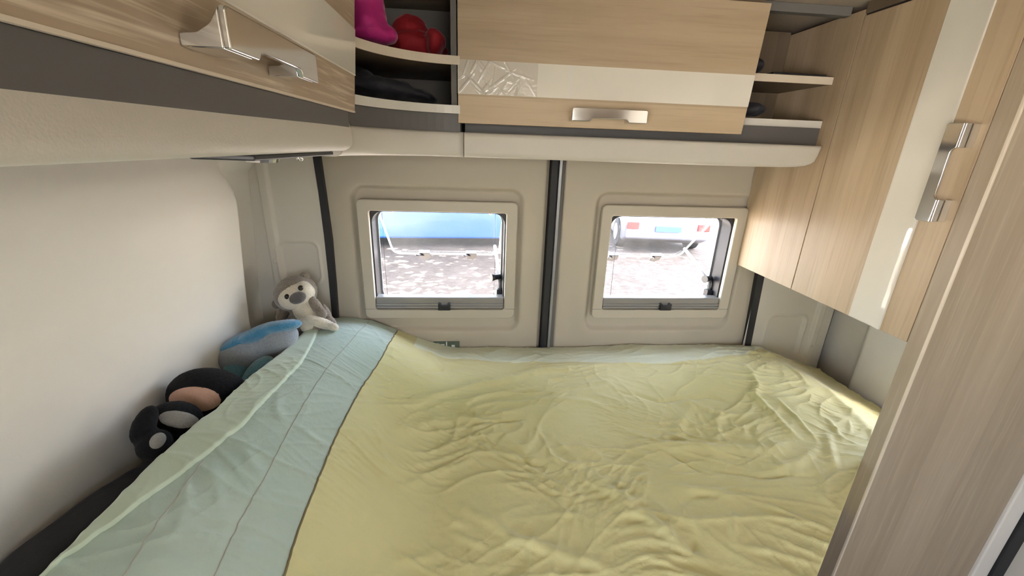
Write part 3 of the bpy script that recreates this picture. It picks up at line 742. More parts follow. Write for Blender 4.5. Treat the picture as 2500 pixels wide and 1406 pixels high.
# ------------------------------------------------------------------ bed
bd = thing('bed', (0.32, 0.6, -1.49), 'fixed transverse bed under the yellow duvet', 'bed')
FOOT = [(-0.60, 0.08), (0.02, 0.08), (0.855, 0.690), (0.868, 0.704), (1.240, 0.704), (1.240, 1.268), (-0.60, 1.268)]
put(prism('bed_base', [(x, y, -1.49) for x, y in FOOT], (0, 0, 0.62), 'inside', 0.003), bd)
put(prism('mattress', [(x * 0.998, y, -0.868) for x, y in FOOT], (0, 0, 0.103), 'sheet', 0.012), bd)

def base_h(X, Y):
    A = 0.178 - 0.045 * sstep(0.55, 1.15, Y) - 0.028 * sstep(1.12, 1.29, Y)
    g = sstep(-0.05, -0.42, X)
    z = -0.655 + A * g
    z = z + 0.012 * np.exp(-((X - 0.75) / 0.35) ** 2 - ((Y - 0.95) / 0.30) ** 2)
    z = z - 0.082 * sstep(0.98, 1.26, X)
    z = z - 0.010 * sstep(1.22, 1.285, Y) * sstep(-0.3, 0.0, X)
    z = z - 0.05 * sstep(-0.475, -0.53, X)
    return z
def hit(p):
    q = ray(*p); t = 0.3
    lo = 0.2
    for k in range(400):
        t = 0.2 + k * 0.005; P_ = q * t
        if P_[2] < base_h(P_[0], P_[1]): break
        lo = t
    hi = t
    for _ in range(20):
        mdl = (lo + hi) / 2; P_ = q * mdl
        if P_[2] < base_h(P_[0], P_[1]): hi = mdl
        else: lo = mdl
    return q * hi
def z1(pts): return [(60 + x / 2.246, 780 + y / 2.246) for x, y in pts]
def z2(pts): return [(960 + x / 2.4, 820 + y / 2.4) for x, y in pts]
def z3(pts): return [(1500 + x / 2.4, 820 + y / 2.4) for x, y in pts]
PX_EDGE = z1([(1525, 20), (1430, 60), (1390, 140), (1300, 270), (1200, 390), (1060, 540), (900, 660), (700, 800), (500, 970), (300, 1160), (150, 1290), (20, 1400)])
PX_HEM = z1([(1630, 30), (1580, 130), (1520, 250), (1440, 340), (1330, 450), (1200, 590), (1050, 710), (900, 830), (700, 980), (500, 1130), (300, 1270), (130, 1400)])
PX_ST2 = z1([(1850, 50), (1690, 230), (1480, 560), (1310, 880), (1180, 1100), (1060, 1390)])
PX_ST1 = z1([(985, 775), (880, 920), (760, 1090), (660, 1230), (560, 1400)])
PX_SEAM = z1([(2025, 95), (1930, 260), (1830, 420), (1700, 660), (1620, 850), (1500, 1150), (1425, 1400)])
def curve_x(px, plane=None):
    P_ = np.array([hit(p) if plane is None else onZ(p, plane) for p in px]); P_ = P_[np.argsort(P_[:, 1])]
    return P_
def xfun(P_, clampx=None):
    def f(Y): return np.interp(Y, P_[:, 1], P_[:, 0])
    return f
EP = np.array([onZ(p, base_h(-0.45, max(0.3, onZ(p, -0.49)[1])) - 0.012) for p in PX_EDGE]); EP = EP[np.argsort(EP[:, 1])]
f_edge = xfun(EP); HP = curve_x(PX_HEM); f_hem_raw = xfun(HP); SP = curve_x(PX_SEAM); f_seam = xfun(SP); T2 = curve_x(PX_ST2); f_st2 = xfun(T2); T1 = curve_x(PX_ST1)
def f_hem(Y): return np.maximum(f_hem_raw(Y), f_edge(Y) + 0.03)

CREASES = []
def cr(pts, amp=0.005, w=0.008): CREASES.append(([tuple(hit(p)[:2]) for p in pts], amp, w))
for pts, amp, w in [
    ([(20, 440), (250, 350), (480, 280), (620, 265), (900, 215), (1100, 190), (1440, 165)], 0.010, 0.016),
    ([(130, 185), (170, 215), (300, 190), (420, 180)], -0.006, 0.009),
    ([(370, 580), (480, 530), (600, 515), (730, 510), (770, 500)], -0.006, 0.007),
    ([(0, 560), (200, 520), (400, 500), (520, 515)], 0.005, 0.010),
    ([(0, 900), (200, 830), (320, 790), (450, 740), (520, 680)], 0.006, 0.011),
    ([(0, 780), (200, 750), (400, 700), (520, 660)], 0.005, 0.009),
    ([(720, 690), (800, 760), (900, 770)], -0.005, 0.008),
    ([(800, 730), (950, 730), (1050, 770), (1200, 750), (1320, 745)], 0.005, 0.008),
    ([(1060, 720), (1110, 670), (1180, 690), (1240, 740)], 0.006, 0.010),
    ([(870, 925), (960, 930), (1040, 945), (1150, 915), (1210, 880)], -0.005, 0.006),
    ([(1000, 1000), (1130, 960), (1260, 940)], -0.004, 0.006),
    ([(1060, 770), (1200, 860), (1300, 930), (1500, 1090), (1600, 1190)], 0.006, 0.014),
    ([(850, 1060), (1000, 1040), (1180, 1075)], 0.004, 0.007),
    ([(400, 1010), (550, 1080), (700, 1190), (850, 1230), (1000, 1280), (1200, 1320), (1300, 1380)], 0.008, 0.012),
    ([(270, 1010), (350, 1090), (420, 1110)], 0.005, 0.008), ([(340, 1150), (480, 1210), (560, 1240)], 0.005, 0.008),
    ([(780, 380), (950, 385), (1150, 400), (1280, 450)], 0.006, 0.012), ([(1280, 510), (1400, 550), (1560, 580), (1660, 560)], -0.007, 0.010),
    ([(430, 410), (520, 350), (700, 330), (850, 310)], 0.006, 0.010), ([(0, 1320), (150, 1300), (300, 1250)], 0.005, 0.010),
    ([(220, 100), (290, 190), (330, 230)], 0.005, 0.009), ([(540, 120), (620, 90), (690, 80)], 0.006, 0.010), ([(640, 170), (760, 140), (880, 100)], 0.005, 0.008),
]: cr(z2(pts), amp, w)
for pts, amp, w in [
    ([(0, 340), (130, 350), (260, 385), (420, 360), (560, 350), (660, 375)], -0.007, 0.010),
    ([(0, 525), (150, 560), (280, 580), (370, 570), (400, 480), (460, 400)], 0.007, 0.013),
    ([(230, 650), (400, 650), (550, 655), (800, 665), (1000, 650)], 0.010, 0.018), ([(270, 660), (400, 730), (520, 810)], -0.005, 0.008),
    ([(620, 410), (610, 520), (600, 630)], 0.004, 0.010), ([(750, 170), (800, 220), (840, 290), (820, 340), (900, 420), (1010, 540), (1080, 600)], 0.009, 0.012),
    ([(950, 360), (1070, 480), (1200, 630)], 0.006, 0.007), ([(1240, 470), (1300, 540), (1330, 610)], 0.007, 0.009),
    ([(1170, 260), (1300, 370), (1420, 470), (1510, 560)], 0.012, 0.022), ([(1250, 560), (1260, 660), (1290, 780)], 0.008, 0.012),
    ([(560, 790), (700, 800), (860, 830), (1000, 820), (1160, 820)], -0.006, 0.008), ([(320, 890), (450, 915), (600, 920), (740, 980)], 0.007, 0.012),
    ([(750, 950), (900, 1000), (1100, 1080), (1280, 1150)], 0.005, 0.006), ([(690, 1040), (700, 1220)], 0.006, 0.008),
    ([(700, 1240), (900, 1260), (1210, 1350)], 0.006, 0.008), ([(200, 1060), (330, 1200), (450, 1290)], 0.007, 0.012), ([(480, 1190), (460, 1290)], -0.006, 0.009),
    ([(380, 1000), (480, 940), (620, 940)], -0.006, 0.010), ([(160, 180), (320, 160), (500, 165), (640, 150)], -0.007, 0.008),
    ([(640, 150), (760, 130), (900, 120), (1040, 160)], 0.006, 0.010), ([(1000, 180), (1080, 230), (1130, 290)], 0.007, 0.009),
    ([(860, 760), (960, 770), (1080, 740), (1190, 640)], 0.006, 0.010), ([(1240, 830), (1220, 960), (1290, 1000)], 0.007, 0.010),
]: cr(z3(pts), amp, w)
for pts, amp, w in [
    ([(1180, 700), (1250, 790), (1310, 860)], 0.006, 0.009), ([(1030, 780), (1060, 950), (1080, 1060)], 0.006, 0.009), ([(880, 1120), (960, 1180), (1080, 1210)], 0.006, 0.009),
    ([(1320, 930), (1420, 960), (1560, 990)], 0.005, 0.008), ([(1150, 1230), (1250, 1290), (1400, 1320)], 0.006, 0.010), ([(900, 900), (850, 1150), (810, 1250)], 0.006, 0.009),
    ([(1460, 560), (1600, 660), (1680, 690)], 0.005, 0.008), ([(1400, 400), (1380, 500), (1430, 580)], 0.006, 0.010), ([(700, 1300), (800, 1360), (950, 1380)], 0.006, 0.010),
    ([(1250, 1000), (1180, 1130), (1100, 1200)], -0.005, 0.009),
]: cr(z1(pts), amp, w)
def wrinkles(X, Y):
    h = 0.010 * perlin(X * 2.6, Y * 2.6, 1) + 0.003 * perlin(X * 7, Y * 7, 2)
    wx = 0.05 * perlin(X * 5, Y * 5, 3); wy = 0.05 * perlin(X * 5, Y * 5, 4)
    for th, la, wa, amp, sd in ((0.10, 0.26, 0.055, 0.0075, 5), (-0.55, 0.20, 0.050, 0.0060, 6), (0.65, 0.20, 0.045, 0.0055, 7), (1.35, 0.18, 0.05, 0.0040, 8), (0.2, 0.24, 0.024, 0.0030, 9), (-0.4, 0.22, 0.022, 0.0028, 10)):
        u = ((X + wx) * math.cos(th) + (Y + wy) * math.sin(th)) / la; v = (-(X + wx) * math.sin(th) + (Y + wy) * math.cos(th)) / wa
        r_ = (1 - np.abs(perlin(u, v, sd)) * 1.6).clip(0, 1) ** 5
        msk = sstep(-0.15, 0.35, perlin(X * 4, Y * 4, sd + 20))
        h = h + 0.72 * amp * r_ * msk
    h = h + 0.0005 * (1 - np.abs(perlin(X * 38, Y * 46, 12)) * 2).clip(0, 1) ** 2
    for pts, amp, w in CREASES:
        best = np.full(X.shape, 9.0); tt = np.zeros(X.shape); n = len(pts) - 1
        for i in range(n):
            (ax, ay), (bx, by) = pts[i], pts[i + 1]; dx, dy = bx - ax, by - ay; L2 = dx * dx + dy * dy + 1e-12
            t = np.clip(((X - ax) * dx + (Y - ay) * dy) / L2, 0, 1); d_ = np.hypot(X - ax - t * dx, Y - ay - t * dy)
            up = d_ < best; best = np.where(up, d_, best); tt = np.where(up, (i + t) / n, tt)
        h = h + 0.85 * amp * np.exp(-(best / (0.85 * w)) ** 2) * (0.25 + 0.75 * np.sin(np.pi * np.clip(tt, 0.0, 1)) ** 0.7)
    return h
def H(X, Y):
    w = wrinkles(X, Y)
    k = 1.0 - 0.55 * sstep(-0.10, -0.45, X)
    return base_h(X, Y) + w * k
rows = np.unique(np.concatenate([np.linspace(0.06, 1.279, 430), np.linspace(0.690, 0.702, 8)]))
du = thing('duvet', (0.3, 0.6, -0.72), 'rumpled yellow duvet with pale teal border spread over the bed', 'duvet')
def zone(name, fa, fb, n, mat, lift=0.0, extra=None):
    t = np.linspace(0, 1, n); Yg = np.repeat(rows[:, None], n, 1)
    Xg = fa(rows)[:, None] * (1 - t) + fb(rows)[:, None] * t
    Zg = H(Xg, Yg) + lift
    P_ = np.stack([Xg, Yg, Zg], -1)
    if extra: P_ = extra(P_)
    # rear tuck
    last = P_[-1:].copy(); l1 = last.copy(); l1[..., 1] += 0.003; l1[..., 2] -= 0.012; l2 = last.copy(); l2[..., 1] += 0.003; l2[..., 2] -= 0.09
    P_ = np.concatenate([P_, l1, l2], 0)
    return put(grid_obj(name, P_, mat, flip=True), du)
XS_ = 0.8876                                   # the bed is cut off diagonally in front of the partition
def f_mid(Y): return np.minimum(np.maximum(1.279 * Y, 0.10), XS_)
def join_meshes(main, others):
    bm_ = bmesh.new(); bm_.from_mesh(main.data)
    for o_ in others: bm_.from_mesh(o_.data)
    bmesh.ops.remove_doubles(bm_, verts=bm_.verts, dist=0.0002)
    bm_.to_mesh(main.data); bm_.free()
    main.data.polygons.foreach_set('use_smooth', [True] * len(main.data.polygons)); main.data.update()
    for o_ in others: bpy.data.objects.remove(o_)
yp = zone('yellow_panel', f_seam, f_mid, 330, 'yellow')
full_rows = rows
rows = full_rows[full_rows >= 0.694]
yp2 = zone('yellow_panel', lambda Y: np.full_like(Y, XS_), lambda Y: np.full_like(Y, 1.258), 115, 'yellow')
rows = full_rows
rd = full_rows[full_rows <= 0.696]; xe = f_mid(rd); ze = H(xe, rd)
dr_ = np.stack([np.stack([xe, rd, ze - 0.14 * k / 6], -1) for k in range(7)], 1)
yp3 = grid_obj('yellow_panel', dr_, 'yellow', flip=True)
join_meshes(yp, [yp2, yp3])
# window light on the duvet's rear edge, painted as a pale strip
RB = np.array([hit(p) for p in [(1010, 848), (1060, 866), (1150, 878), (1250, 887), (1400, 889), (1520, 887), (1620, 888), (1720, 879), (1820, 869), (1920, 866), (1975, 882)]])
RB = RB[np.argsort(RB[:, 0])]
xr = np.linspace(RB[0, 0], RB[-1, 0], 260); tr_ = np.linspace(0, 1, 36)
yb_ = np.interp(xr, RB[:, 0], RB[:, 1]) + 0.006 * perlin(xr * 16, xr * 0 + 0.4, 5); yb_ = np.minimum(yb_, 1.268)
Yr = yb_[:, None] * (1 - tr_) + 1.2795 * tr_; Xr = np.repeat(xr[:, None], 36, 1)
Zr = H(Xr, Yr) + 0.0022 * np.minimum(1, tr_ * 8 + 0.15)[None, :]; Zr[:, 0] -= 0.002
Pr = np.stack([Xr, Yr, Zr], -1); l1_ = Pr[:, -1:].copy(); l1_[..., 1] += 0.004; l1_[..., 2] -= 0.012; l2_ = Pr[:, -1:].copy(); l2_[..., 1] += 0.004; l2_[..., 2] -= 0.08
put(grid_obj('rear_light_band', np.concatenate([Pr, l1_, l2_], 1), 'palelight'), du)
zone('teal_panel', lambda Y: f_hem(Y) - 0.012, f_seam, 120, 'teal')
def hem_extra(P_):
    P_[:, -1, 2] -= 0.008; P_[:, -2, 2] -= 0.0015
    n = 6; ext = []
    for k in range(n, 0, -1):
        c = P_[:, 0].copy(); a = k / n
        c[:, 0] += -0.004 * math.sin(a * 3.1) + 0.006 * a; c[:, 2] -= 0.085 * a; ext.append(c)
    return np.concatenate([np.stack(ext, 1), P_], 1)
zone('hem_band', f_edge, f_hem, 40, 'hem', 0.006, hem_extra)
def surf_tube(name, px_curve, r, lift, mat, y0=None, y1=None, parent=du):
    Ys = np.linspace(max(0.07, y0 if y0 is not None else 0.07), y1 if y1 is not None else 1.27, 260)
    Xs = np.interp(Ys, px_curve[:, 1], px_curve[:, 0]); Zs = H(Xs, Ys) + lift
    return put(tube(name, list(zip(Xs, Ys, Zs)), r, mat, 6), parent)
surf_tube('piping', SP, 0.0018, 0.0006, 'piping')
surf_tube('stitch_line', T2, 0.0010, 0.0004, 'stitch')
surf_tube('stitch_line', T1, 0.0010, 0.0004, 'stitch', None, float(T1[:, 1].max()))

# ------------------------------------------------------------------ black cushion against the side wall
PXB = [(0, 1344), (89, 1278), (165, 1225), (228, 1179), (291, 1144), (324, 1131)]
BP = np.array([onX(p, -0.622) for p in PXB]); BP = BP[np.argsort(BP[:, 1])]
ys = np.linspace(-0.05, 0.95, 130); th = np.linspace(0, 2 * np.pi, 40, endpoint=False); secs = []
for y in ys:
    top = np.interp(y, BP[:, 1], BP[:, 2]) + 0.004 * perlin(np.array(y * 14), np.array(0.3), 3)
    e = max(0.02, min(1.0, (y + 0.05) / 0.06, (0.95 - y) / 0.06)) ** 0.5
    bot = -0.762; cz = (top + bot) / 2; hz = (top - bot) / 2 * (0.5 + 0.5 * e); cx_ = -0.578; hx = 0.050 * e
    cz = bot + hz
    secs.append([(cx_ + hx * np.sign(math.cos(a)) * abs(math.cos(a)) ** 0.55, y, cz + hz * np.sign(math.sin(a)) * abs(math.sin(a)) ** 0.55) for a in th])
cu = sweep('cushion', secs, 'blackcloth'); tag(cu, 'long black cloth cushion wedged between duvet and side wall', 'cushion')

# ------------------------------------------------------------------ plush toys
# black plush toy
HC = Vector(onY((503, 962), 0.735)); HC = HC
DEPTH = lambda P_: float(np.dot(np.array(P_), _F))
def px(P_, dx, dy, toward=0.0):
    """point displaced from P_ in the viewing plane by pixels, and towards the camera by metres"""
    k = DEPTH(P_) / FPX
    v = np.array(P_) + RIGHT * dx * k + DOWN * dy * k
    v = v - toward * v / np.linalg.norm(v); return Vector(v)
ROT = Matrix([[RIGHT[i], _F[i], -DOWN[i]] for i in range(3)])   # local x right, y away from the viewer, z up
def set_frame(c):
    global ROT
    f_ = Vector(c).normalized(); u_ = Vector(-DOWN); r_ = f_.cross(u_).normalized(); u_ = r_.cross(f_)
    ROT = Matrix([[r_[i], f_[i], u_[i]] for i in range(3)])
def rot_e(roll_deg=0, yaw=0, pitch=0):
    return (ROT @ Euler((math.radians(pitch), math.radians(roll_deg), math.radians(yaw))).to_matrix()).to_euler()
def dome(name, c, rx, rz, ry, e, mat, n=20):
    bm = bmesh.new(); bmesh.ops.create_uvsphere(bm, u_segments=n, v_segments=n // 2, radius=1.0, matrix=Matrix.Translation(Vector(c)) @ Euler(e).to_matrix().to_4x4() @ Matrix.Diagonal((rx, ry, rz, 1)))
    return bm_obj(name, bm, mat, smooth=True)
def patch(name, c, radii, e, x0, z0, a, b, roll, mat, lift=0.002):
    """felt piece lying on the viewer side of an ellipsoid"""
    Rm = Euler(e).to_matrix(); rx, ry, rz = radii; cr_, sr_ = math.cos(math.radians(roll)), math.sin(math.radians(roll))
    verts = []; nr, na = 8, 32
    for i in range(nr + 1):
        r_ = i / nr
        for j in range(na):
            t = 2 * math.pi * j / na; u, v = a * r_ * math.cos(t), b * r_ * math.sin(t)
            x, z = x0 + u * cr_ - v * sr_, z0 + u * sr_ + v * cr_
            y = -ry * math.sqrt(max(0.02, 1 - (x / rx) ** 2 - (z / rz) ** 2)) - lift * (1 - 1.4 * r_ ** 6)
            verts.append(Vector(c) + Rm @ Vector((x, y, z)))
    faces = [(i * na + j, i * na + (j + 1) % na, (i + 1) * na + (j + 1) % na, (i + 1) * na + j) for i in range(nr) for j in range(na)]
    return mesh_obj(name, verts, faces, mat, True)
hc = Vector(onX((513, 966), -0.552)); kp = DEPTH(hc) / FPX; set_frame(hc)
bt = thing('plush_toy', tuple(px(hc, -90, 140)), 'black plush doll with large round head and pale pink muzzle patch', 'toy')
e20 = rot_e(22)
bc = Vector(onX((420, 1046), -0.556)); kq = DEPTH(bc) / FPX
fe = [Vector(onX(p, -0.540)) for p in ((378, 1086), (440, 1098))]
arms = [Vector(onX(p, -0.560)) for p in ((352, 1036), (478, 1070))]
bod = blob('body', [(hc, (88 * kp, 60 * kp, 66 * kp), e20), ((bc + (hc - bc) * 0.40) * 1.045, (34 * kp, 32 * kp, 42 * kp), rot_e(40)), (bc, (66 * kq, 52 * kq, 66 * kq), e20), (arms[0], (22 * kq, 24 * kq, 44 * kq), rot_e(20)), (arms[1], (22 * kq, 24 * kq, 40 * kq), rot_e(-20)),
     (fe[0], (34 * kq, 36 * kq, 34 * kq), e20), (fe[1], (34 * kq, 36 * kq, 34 * kq), e20)], 0.0042, 'pl_black', 7, 0.0004)
put(bod, bt)
put(patch('muzzle_patch', hc, (88 * kp, 60 * kp, 66 * kp), e20, -24 * kp, -14 * kp, 50 * kp, 28 * kp, 8, 'pl_pink'), bt)
set_frame(bc); e20 = rot_e(22)
put(patch('belly_patch', bc, (66 * kq, 52 * kq, 66 * kq), e20, 6 * kq, 22 * kq, 42 * kq, 20 * kq, 0, 'pl_grey', 0.003), bt)
for f_, a_, b_ in ((fe[0], 14, 17), (fe[1], 19, 14)):
    put(patch('foot_patch', f_, (34 * kq, 36 * kq, 34 * kq), e20, 2 * kq, 10 * kq, a_ * kq, b_ * kq, 0, 'pl_grey', 0.003), bt)

# grey and cream monkey plush
mc = Vector(onY((722, 716), 1.19)); km = DEPTH(mc) / FPX; set_frame(mc)
mk = thing('plush_toy', tuple(px(mc, 25, 75)), 'small grey and cream monkey plush with dark nose sitting in the corner', 'toy')
mb = blob('body', [(mc, (50 * km, 44 * km, 43 * km), rot_e(-28)), (px(mc, 22, 48, 0.0), (30 * km, 28 * km, 44 * km), rot_e(-28)), (px(mc, 45, 76, 0.0), (34 * km, 32 * km, 24 * km), rot_e(20)), (px(mc, 5, 72, 0), (26 * km, 26 * km, 26 * km), rot_e(0))], 0.0042, 'pl_brown', 6, 0.0011)
put(mb, mk)
put(blob('face', [(px(mc, 3, 6, 24 * km), (42 * km, 26 * km, 31 * km), rot_e(-28)), (px(mc, -19, -2, 26 * km), (19 * km, 20 * km, 19 * km), rot_e(0)), (px(mc, 19, -11, 26 * km), (19 * km, 20 * km, 19 * km), rot_e(0))], 0.0038, 'pl_cream', 5, 0.0006), mk)
put(blob('chest', [(px(mc, 21, 42, 16 * km), (25 * km, 20 * km, 36 * km), rot_e(-25)), (px(mc, 38, 70, 16 * km), (26 * km, 22 * km, 22 * km), rot_e(-30))], 0.0042, 'pl_cream', 6, 0.0009), mk)
put(dome('nose', px(mc, 5, 11, 48 * km), 19 * km, 14 * km, 9 * km, rot_e(-25), 'pl_nose'), mk)
for dx, dy in ((-21, 8), (12, -13)):
    put(dome('eye', px(mc, dx, dy, (55 if dx < 0 else 49) * km), 6 * km, 6.5 * km, 5 * km, rot_e(0), 'eye', 14), mk)
for dx, dy in ((21, -40), (-46, 26)):
    put(blob('ear', [(px(mc, dx, dy, 0.0), (12 * km, 7 * km, 13 * km), rot_e(10))], 0.003, 'pl_brown', 3, 0.0006), mk)
put(blob('arm', [(px(mc, 50, 32, 12 * km), (13 * km, 13 * km, 30 * km), rot_e(-30)), (px(mc, 62, 48, 14 * km), (13 * km, 13 * km, 16 * km), rot_e(-30))], 0.0035, 'pl_brown', 5, 0.0009), mk)
put(blob('arm', [(px(mc, -30, 46, 4 * km), (14 * km, 14 * km, 30 * km), rot_e(20))], 0.0035, 'pl_brown', 5, 0.0009), mk)
put(blob('leg', [(px(mc, 62, 72, 24 * km), (40 * km, 13 * km, 13 * km), rot_e(22)), (px(mc, 92, 82, 22 * km), (13 * km, 13 * km, 10 * km), rot_e(20))], 0.0035, 'pl_cream', 5, 0.0007), mk)
put(blob('leg', [(px(mc, 26, 78, 26 * km), (15 * km, 13 * km, 22 * km), rot_e(-25))], 0.0035, 'pl_cream', 5, 0.0007), mk)
put(blob('tail', [(px(mc, 74, 50, -4 * km), (11 * km, 11 * km, 28 * km), rot_e(-22)), (px(mc, 86, 70, -2 * km), (11 * km, 11 * km, 18 * km), rot_e(-30))], 0.0035, 'pl_brown', 5, 0.0009), mk)

# blue plush animal lying face down
bc0 = Vector(onX((634, 852), -0.560)); kb = DEPTH(bc0) / FPX; set_frame(bc0)
bl = thing('plush_toy', tuple(px(bc0, -40, 90)), 'blue plush animal with grey-blue belly slumped between duvet and wall', 'toy')
put(blob('body', [(px(bc0, -20, 0, 0), (80 * kb, 50 * kb, 46 * kb), rot_e(-22)), (px(bc0, 46, -26, 0), (46 * kb, 40 * kb, 34 * kb), rot_e(-18)), (px(bc0, -45, 30, 0.0), (42 * kb, 42 * kb, 40 * kb), rot_e(0))], 0.005, 'pl_lilac', 8, 0.0005), bl)
put(blob('back', [(px(bc0, -34, -22, 6 * kb), (66 * kb, 44 * kb, 20 * kb), rot_e(-26)), (px(bc0, 8, -40, 10 * kb), (56 * kb, 44 * kb, 20 * kb), rot_e(-22)), (px(bc0, 52, -54, 8 * kb), (48 * kb, 40 * kb, 16 * kb), rot_e(-10)), (px(bc0, -78, 8, 0.0), (20 * kb, 36 * kb, 24 * kb), rot_e(-30))], 0.0045, 'pl_blue', 6, 0.0005), bl)
put(blob('foot', [(px(bc0, -58, 54, 40 * kb), (27 * kb, 26 * kb, 36 * kb), rot_e(-6))], 0.0045, 'pl_teal', 5, 0.0005), bl)
put(blob('foot', [(px(bc0, -4, 58, 40 * kb), (25 * kb, 24 * kb, 46 * kb), rot_e(38))], 0.0045, 'pl_teal', 5, 0.0005), bl)

# ------------------------------------------------------------------ clothes on the shelves
def garment(name, parts, mat, lab, voxel=0.005, cat='clothes'):
    o_ = blob(name, parts, voxel, mat, 5)
    me = o_.data; nv = len(me.vertices); co = np.empty(nv * 3); me.vertices.foreach_get('co', co); c3_ = co.reshape(-1, 3)
    nn = np.empty(nv * 3); me.vertices.foreach_get('normal', nn); n3 = nn.reshape(-1, 3)
    h = 0.006 * perlin(c3_[:, 0] * 22 + c3_[:, 1] * 9, c3_[:, 2] * 26, 3) + 0.003 * perlin(c3_[:, 0] * 55, c3_[:, 2] * 50 + c3_[:, 1] * 30, 4)
    c3_ += n3 * h[:, None]; me.vertices.foreach_set('co', c3_.reshape(-1)); me.update()
    return tag(o_, lab, cat)
def pc(p, Y): return tuple(onY(p, Y))
garment('fleece', [((-0.222, 0.985, 0.222), (0.044, 0.050, 0.044), (0, 0, 0.2)), ((-0.232, 0.995, 0.268), (0.046, 0.055, 0.050), (0, 0.3, 0)), ((-0.210, 0.980, 0.204), (0.050, 0.045, 0.022), (0, 0, 0.3))], 'magenta', 'bright magenta fleece folded on the upper corner shelf')
garment('sweater', [((-0.140, 1.135, 0.216), (0.072, 0.065, 0.032), (0, 0.1, 0)), ((-0.152, 1.145, 0.246), (0.046, 0.05, 0.036), (0, 0.25, 0)), ((-0.092, 1.085, 0.217), (0.024, 0.05, 0.026), (0, 0, 0))], 'red', 'dark red sweater beside magenta fleece on upper corner shelf')
garment('garment', [((-0.225, 1.05, 0.112), (0.10, 0.09, 0.024), (0, 0.05, 0.3)), ((-0.27, 1.03, 0.128), (0.06, 0.07, 0.022), (0, 0.1, 0)), ((-0.150, 1.08, 0.104), (0.06, 0.07, 0.016), (0, 0.12, 0))], 'navy', 'dark folded garment on the lower curved corner shelf')
garment('pouch', [((0.692, 1.12, 0.211), (0.029, 0.04, 0.018), (0, 0, 0)), ((0.684, 1.125, 0.228), (0.019, 0.03, 0.013), (0, 0, 0))], 'navy', 'small black pouch on upper open shelf beside tall cupboard', 0.004, 'pouch')
garment('cap', [((0.712, 1.12, 0.110), (0.042, 0.045, 0.016), (0, 0, 0)), ((0.700, 1.13, 0.116), (0.030, 0.035, 0.014), (0, 0, 0))], 'navy', 'dark folded cap on lower open shelf beside tall cupboard', 0.004, 'cap')
tb = thing('tablet', (0.79, 1.11, 0.187), 'thin black tablet lying flat on the upper open shelf', 'tablet')
put(box('case', 0.725, 0.865, 1.068, 1.20, 0.1868, 0.1935, 'dark', 0.002), tb)
put(box('screen', 0.731, 0.859, 1.074, 1.194, 0.1936, 0.1942, 'glassdark', 0), tb)

# ------------------------------------------------------------------ outside
gx = np.linspace(-40, 40, 60); gy = np.linspace(-40, 50, 60); X, Y = np.meshgrid(gx, gy, indexing='ij')
g = grid_obj('ground', np.stack([X, Y, np.full_like(X, GZ)], -1), 'ground', flip=True)
struct(g, 'sun-dappled ground covered with leaf litter behind the van', 'ground')
def car(loc, rz, paint, lab, sx=1.0):
    root = thing('car', loc, lab, 'car'); Mx = Matrix.Translation(Vector(loc)) @ Matrix.Rotation(rz, 4, 'Z')
    body_x = lambda pts: [(x * sx, z) for x, z in pts]
    def T(o_): o_.data.transform(Mx); return o_
    w = 0.86
    body = [(-2.05, 0.32), (-1.75, 0.20), (1.80, 0.20), (2.05, 0.34), (2.08, 0.62), (1.95, 0.80), (1.15, 0.95), (-1.75, 0.98), (-2.08, 0.90)]
    b_ = T(prism('body', [(x, -w, z) for x, z in body_x(body)], (0, 2 * w, 0), paint, 0.05)); put(b_, root)
    roof = [(-1.95, 0.95), (1.05, 0.94), (0.45, 1.40), (-1.30, 1.44)]
    put(T(prism('cabin', [(x, -0.74, z) for x, z in body_x(roof)], (0, 1.48, 0), paint, 0.06)), root)
    for s_ in (-1, 1):
        for a in ([(-1.60, 1.0), (-0.50, 1.0), (-0.50, 1.36), (-1.25, 1.36)], [(-0.42, 1.0), (0.85, 0.99), (0.42, 1.34), (-0.42, 1.36)]):
            put(T(prism('side_window', [(x, s_ * 0.742, z) for x, z in body_x(a)], (0, s_ * 0.008, 0), 'glassdark')), root)
    for x in (-1.30 * sx, 1.32 * sx):
        for s_ in (-1, 1):
            bm_ = bmesh.new(); bmesh.ops.create_cone(bm_, cap_ends=True, segments=28, radius1=0.31, radius2=0.31, depth=0.2, matrix=Matrix.Translation((x, s_ * 0.79, 0.31)) @ Matrix.Rotation(math.pi / 2, 4, 'X'))
            wl = put(T(bm_obj('wheel', bm_, 'tyre', bevel=0.02)), root)
            bm_ = bmesh.new(); bmesh.ops.create_cone(bm_, cap_ends=True, segments=20, radius1=0.19, radius2=0.19, depth=0.04, matrix=Matrix.Translation((x, s_ * 0.885, 0.31)) @ Matrix.Rotation(math.pi / 2, 4, 'X'))
            rm = T(bm_obj('rim', bm_, 'greymetal', bevel=0.01)); rm.parent = wl
    for s_ in (-1, 1):
        put(T(box('tail_lamp', -2.10 * sx, -2.04 * sx, s_ * 0.72 - 0.12, s_ * 0.72 + 0.12, 0.52, 0.66, 'redlamp', 0.01)), root)
    put(T(box('number_plate', -2.11 * sx, -2.07 * sx, -0.26, 0.26, 0.48, 0.59, 'blueplate', 0.004)), root)
    return root
car((-0.72, 9.25, GZ), math.radians(3), 'carblue', 'blue car parked beyond the rear window nearest the plush toys', 1.26)
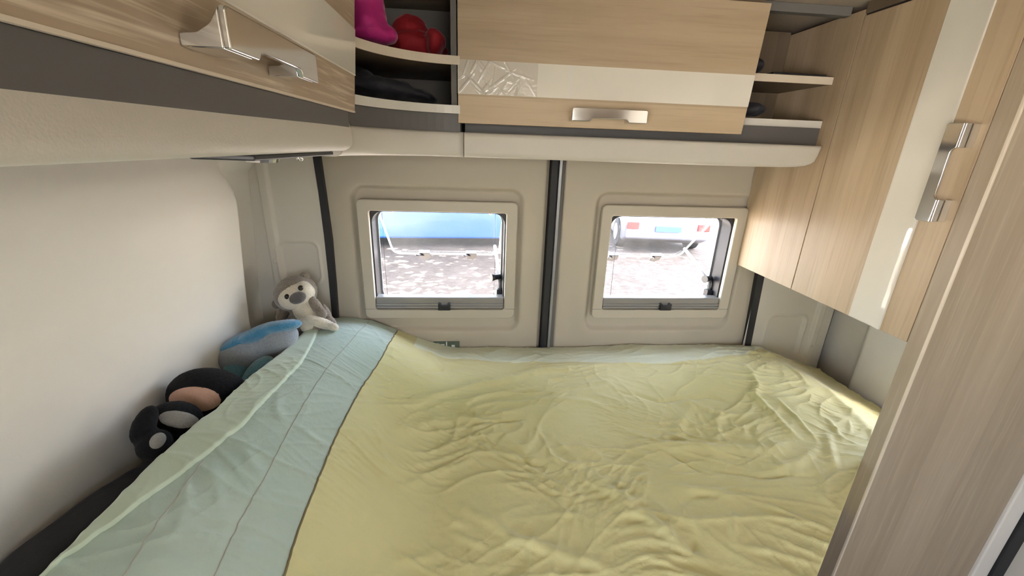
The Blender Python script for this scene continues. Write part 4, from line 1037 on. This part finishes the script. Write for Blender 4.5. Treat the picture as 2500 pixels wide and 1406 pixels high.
car((4.2, 10.15, GZ), math.radians(83), 'cargrey', 'silver car parked beyond the rear window beside tall cupboard')
def tree(loc, crown, rad, n_thin, n_dense, seed, lab):
    """broad tree: trunk, branches reaching over the parking ground, loose leaves, denser above the cars"""
    rs = random.Random(seed); root = thing('tree', loc, lab, 'tree'); L = Vector(loc); c = Vector(crown)
    top = Vector((L.x + 0.3 * (c.x - L.x), L.y, c.z - 0.5))
    put(tube('trunk', [L, L + Vector((0.05, 0.02, 1.4)), L + Vector((0.12, -0.05, 2.8)), top], [0.24, 0.20, 0.17, 0.10], 'bark', 12), root)
    for k in range(12):
        a = 6.283 * k / 12 + rs.uniform(-0.2, 0.2); e = c + Vector((math.cos(a) * rad[0] * 0.8, math.sin(a) * rad[1] * 0.8, rs.uniform(-0.3, 0.5)))
        st = L + Vector((0.12, -0.05, rs.uniform(2.6, 3.4)))
        put(tube('branch', [st, (st + e) / 2 + Vector((0, 0, 0.5)), e], [0.08, 0.05, 0.012], 'bark', 6), root)
    verts = []; faces = []
    for k in range(n_thin + n_dense):
        while True:
            p = Vector((rs.uniform(-1, 1), rs.uniform(-1, 1), rs.uniform(-1, 1)))
            if p.length < 1 and (k < n_thin or p.y > 0.30): break
        p = c + Vector((p.x * rad[0], p.y * rad[1], p.z * rad[2])); s_ = rs.uniform(0.06, 0.12)
        R_ = Euler((rs.uniform(-1, 1), rs.uniform(-1, 1), rs.uniform(0, 6.28))).to_matrix(); b0 = len(verts)
        for q in ((-1.3, 0, 0), (-0.3, 0.6, 0.1), (1.3, 0, 0), (-0.3, -0.6, 0.1)): verts.append(p + R_ @ (Vector(q) * s_))
        faces.append((b0, b0 + 1, b0 + 2, b0 + 3))
    lv = put(mesh_obj('leaves', verts, faces, 'leaf'), root); lv['kind'] = 'stuff'
    return root
tree((-3.4, 7.6, GZ), (-1.2, 7.7, GZ + 4.9), (4.7, 3.6, 1.0), 13500, 12000, 3, 'broad leafy tree shading the parked cars and dappling the leaf litter')
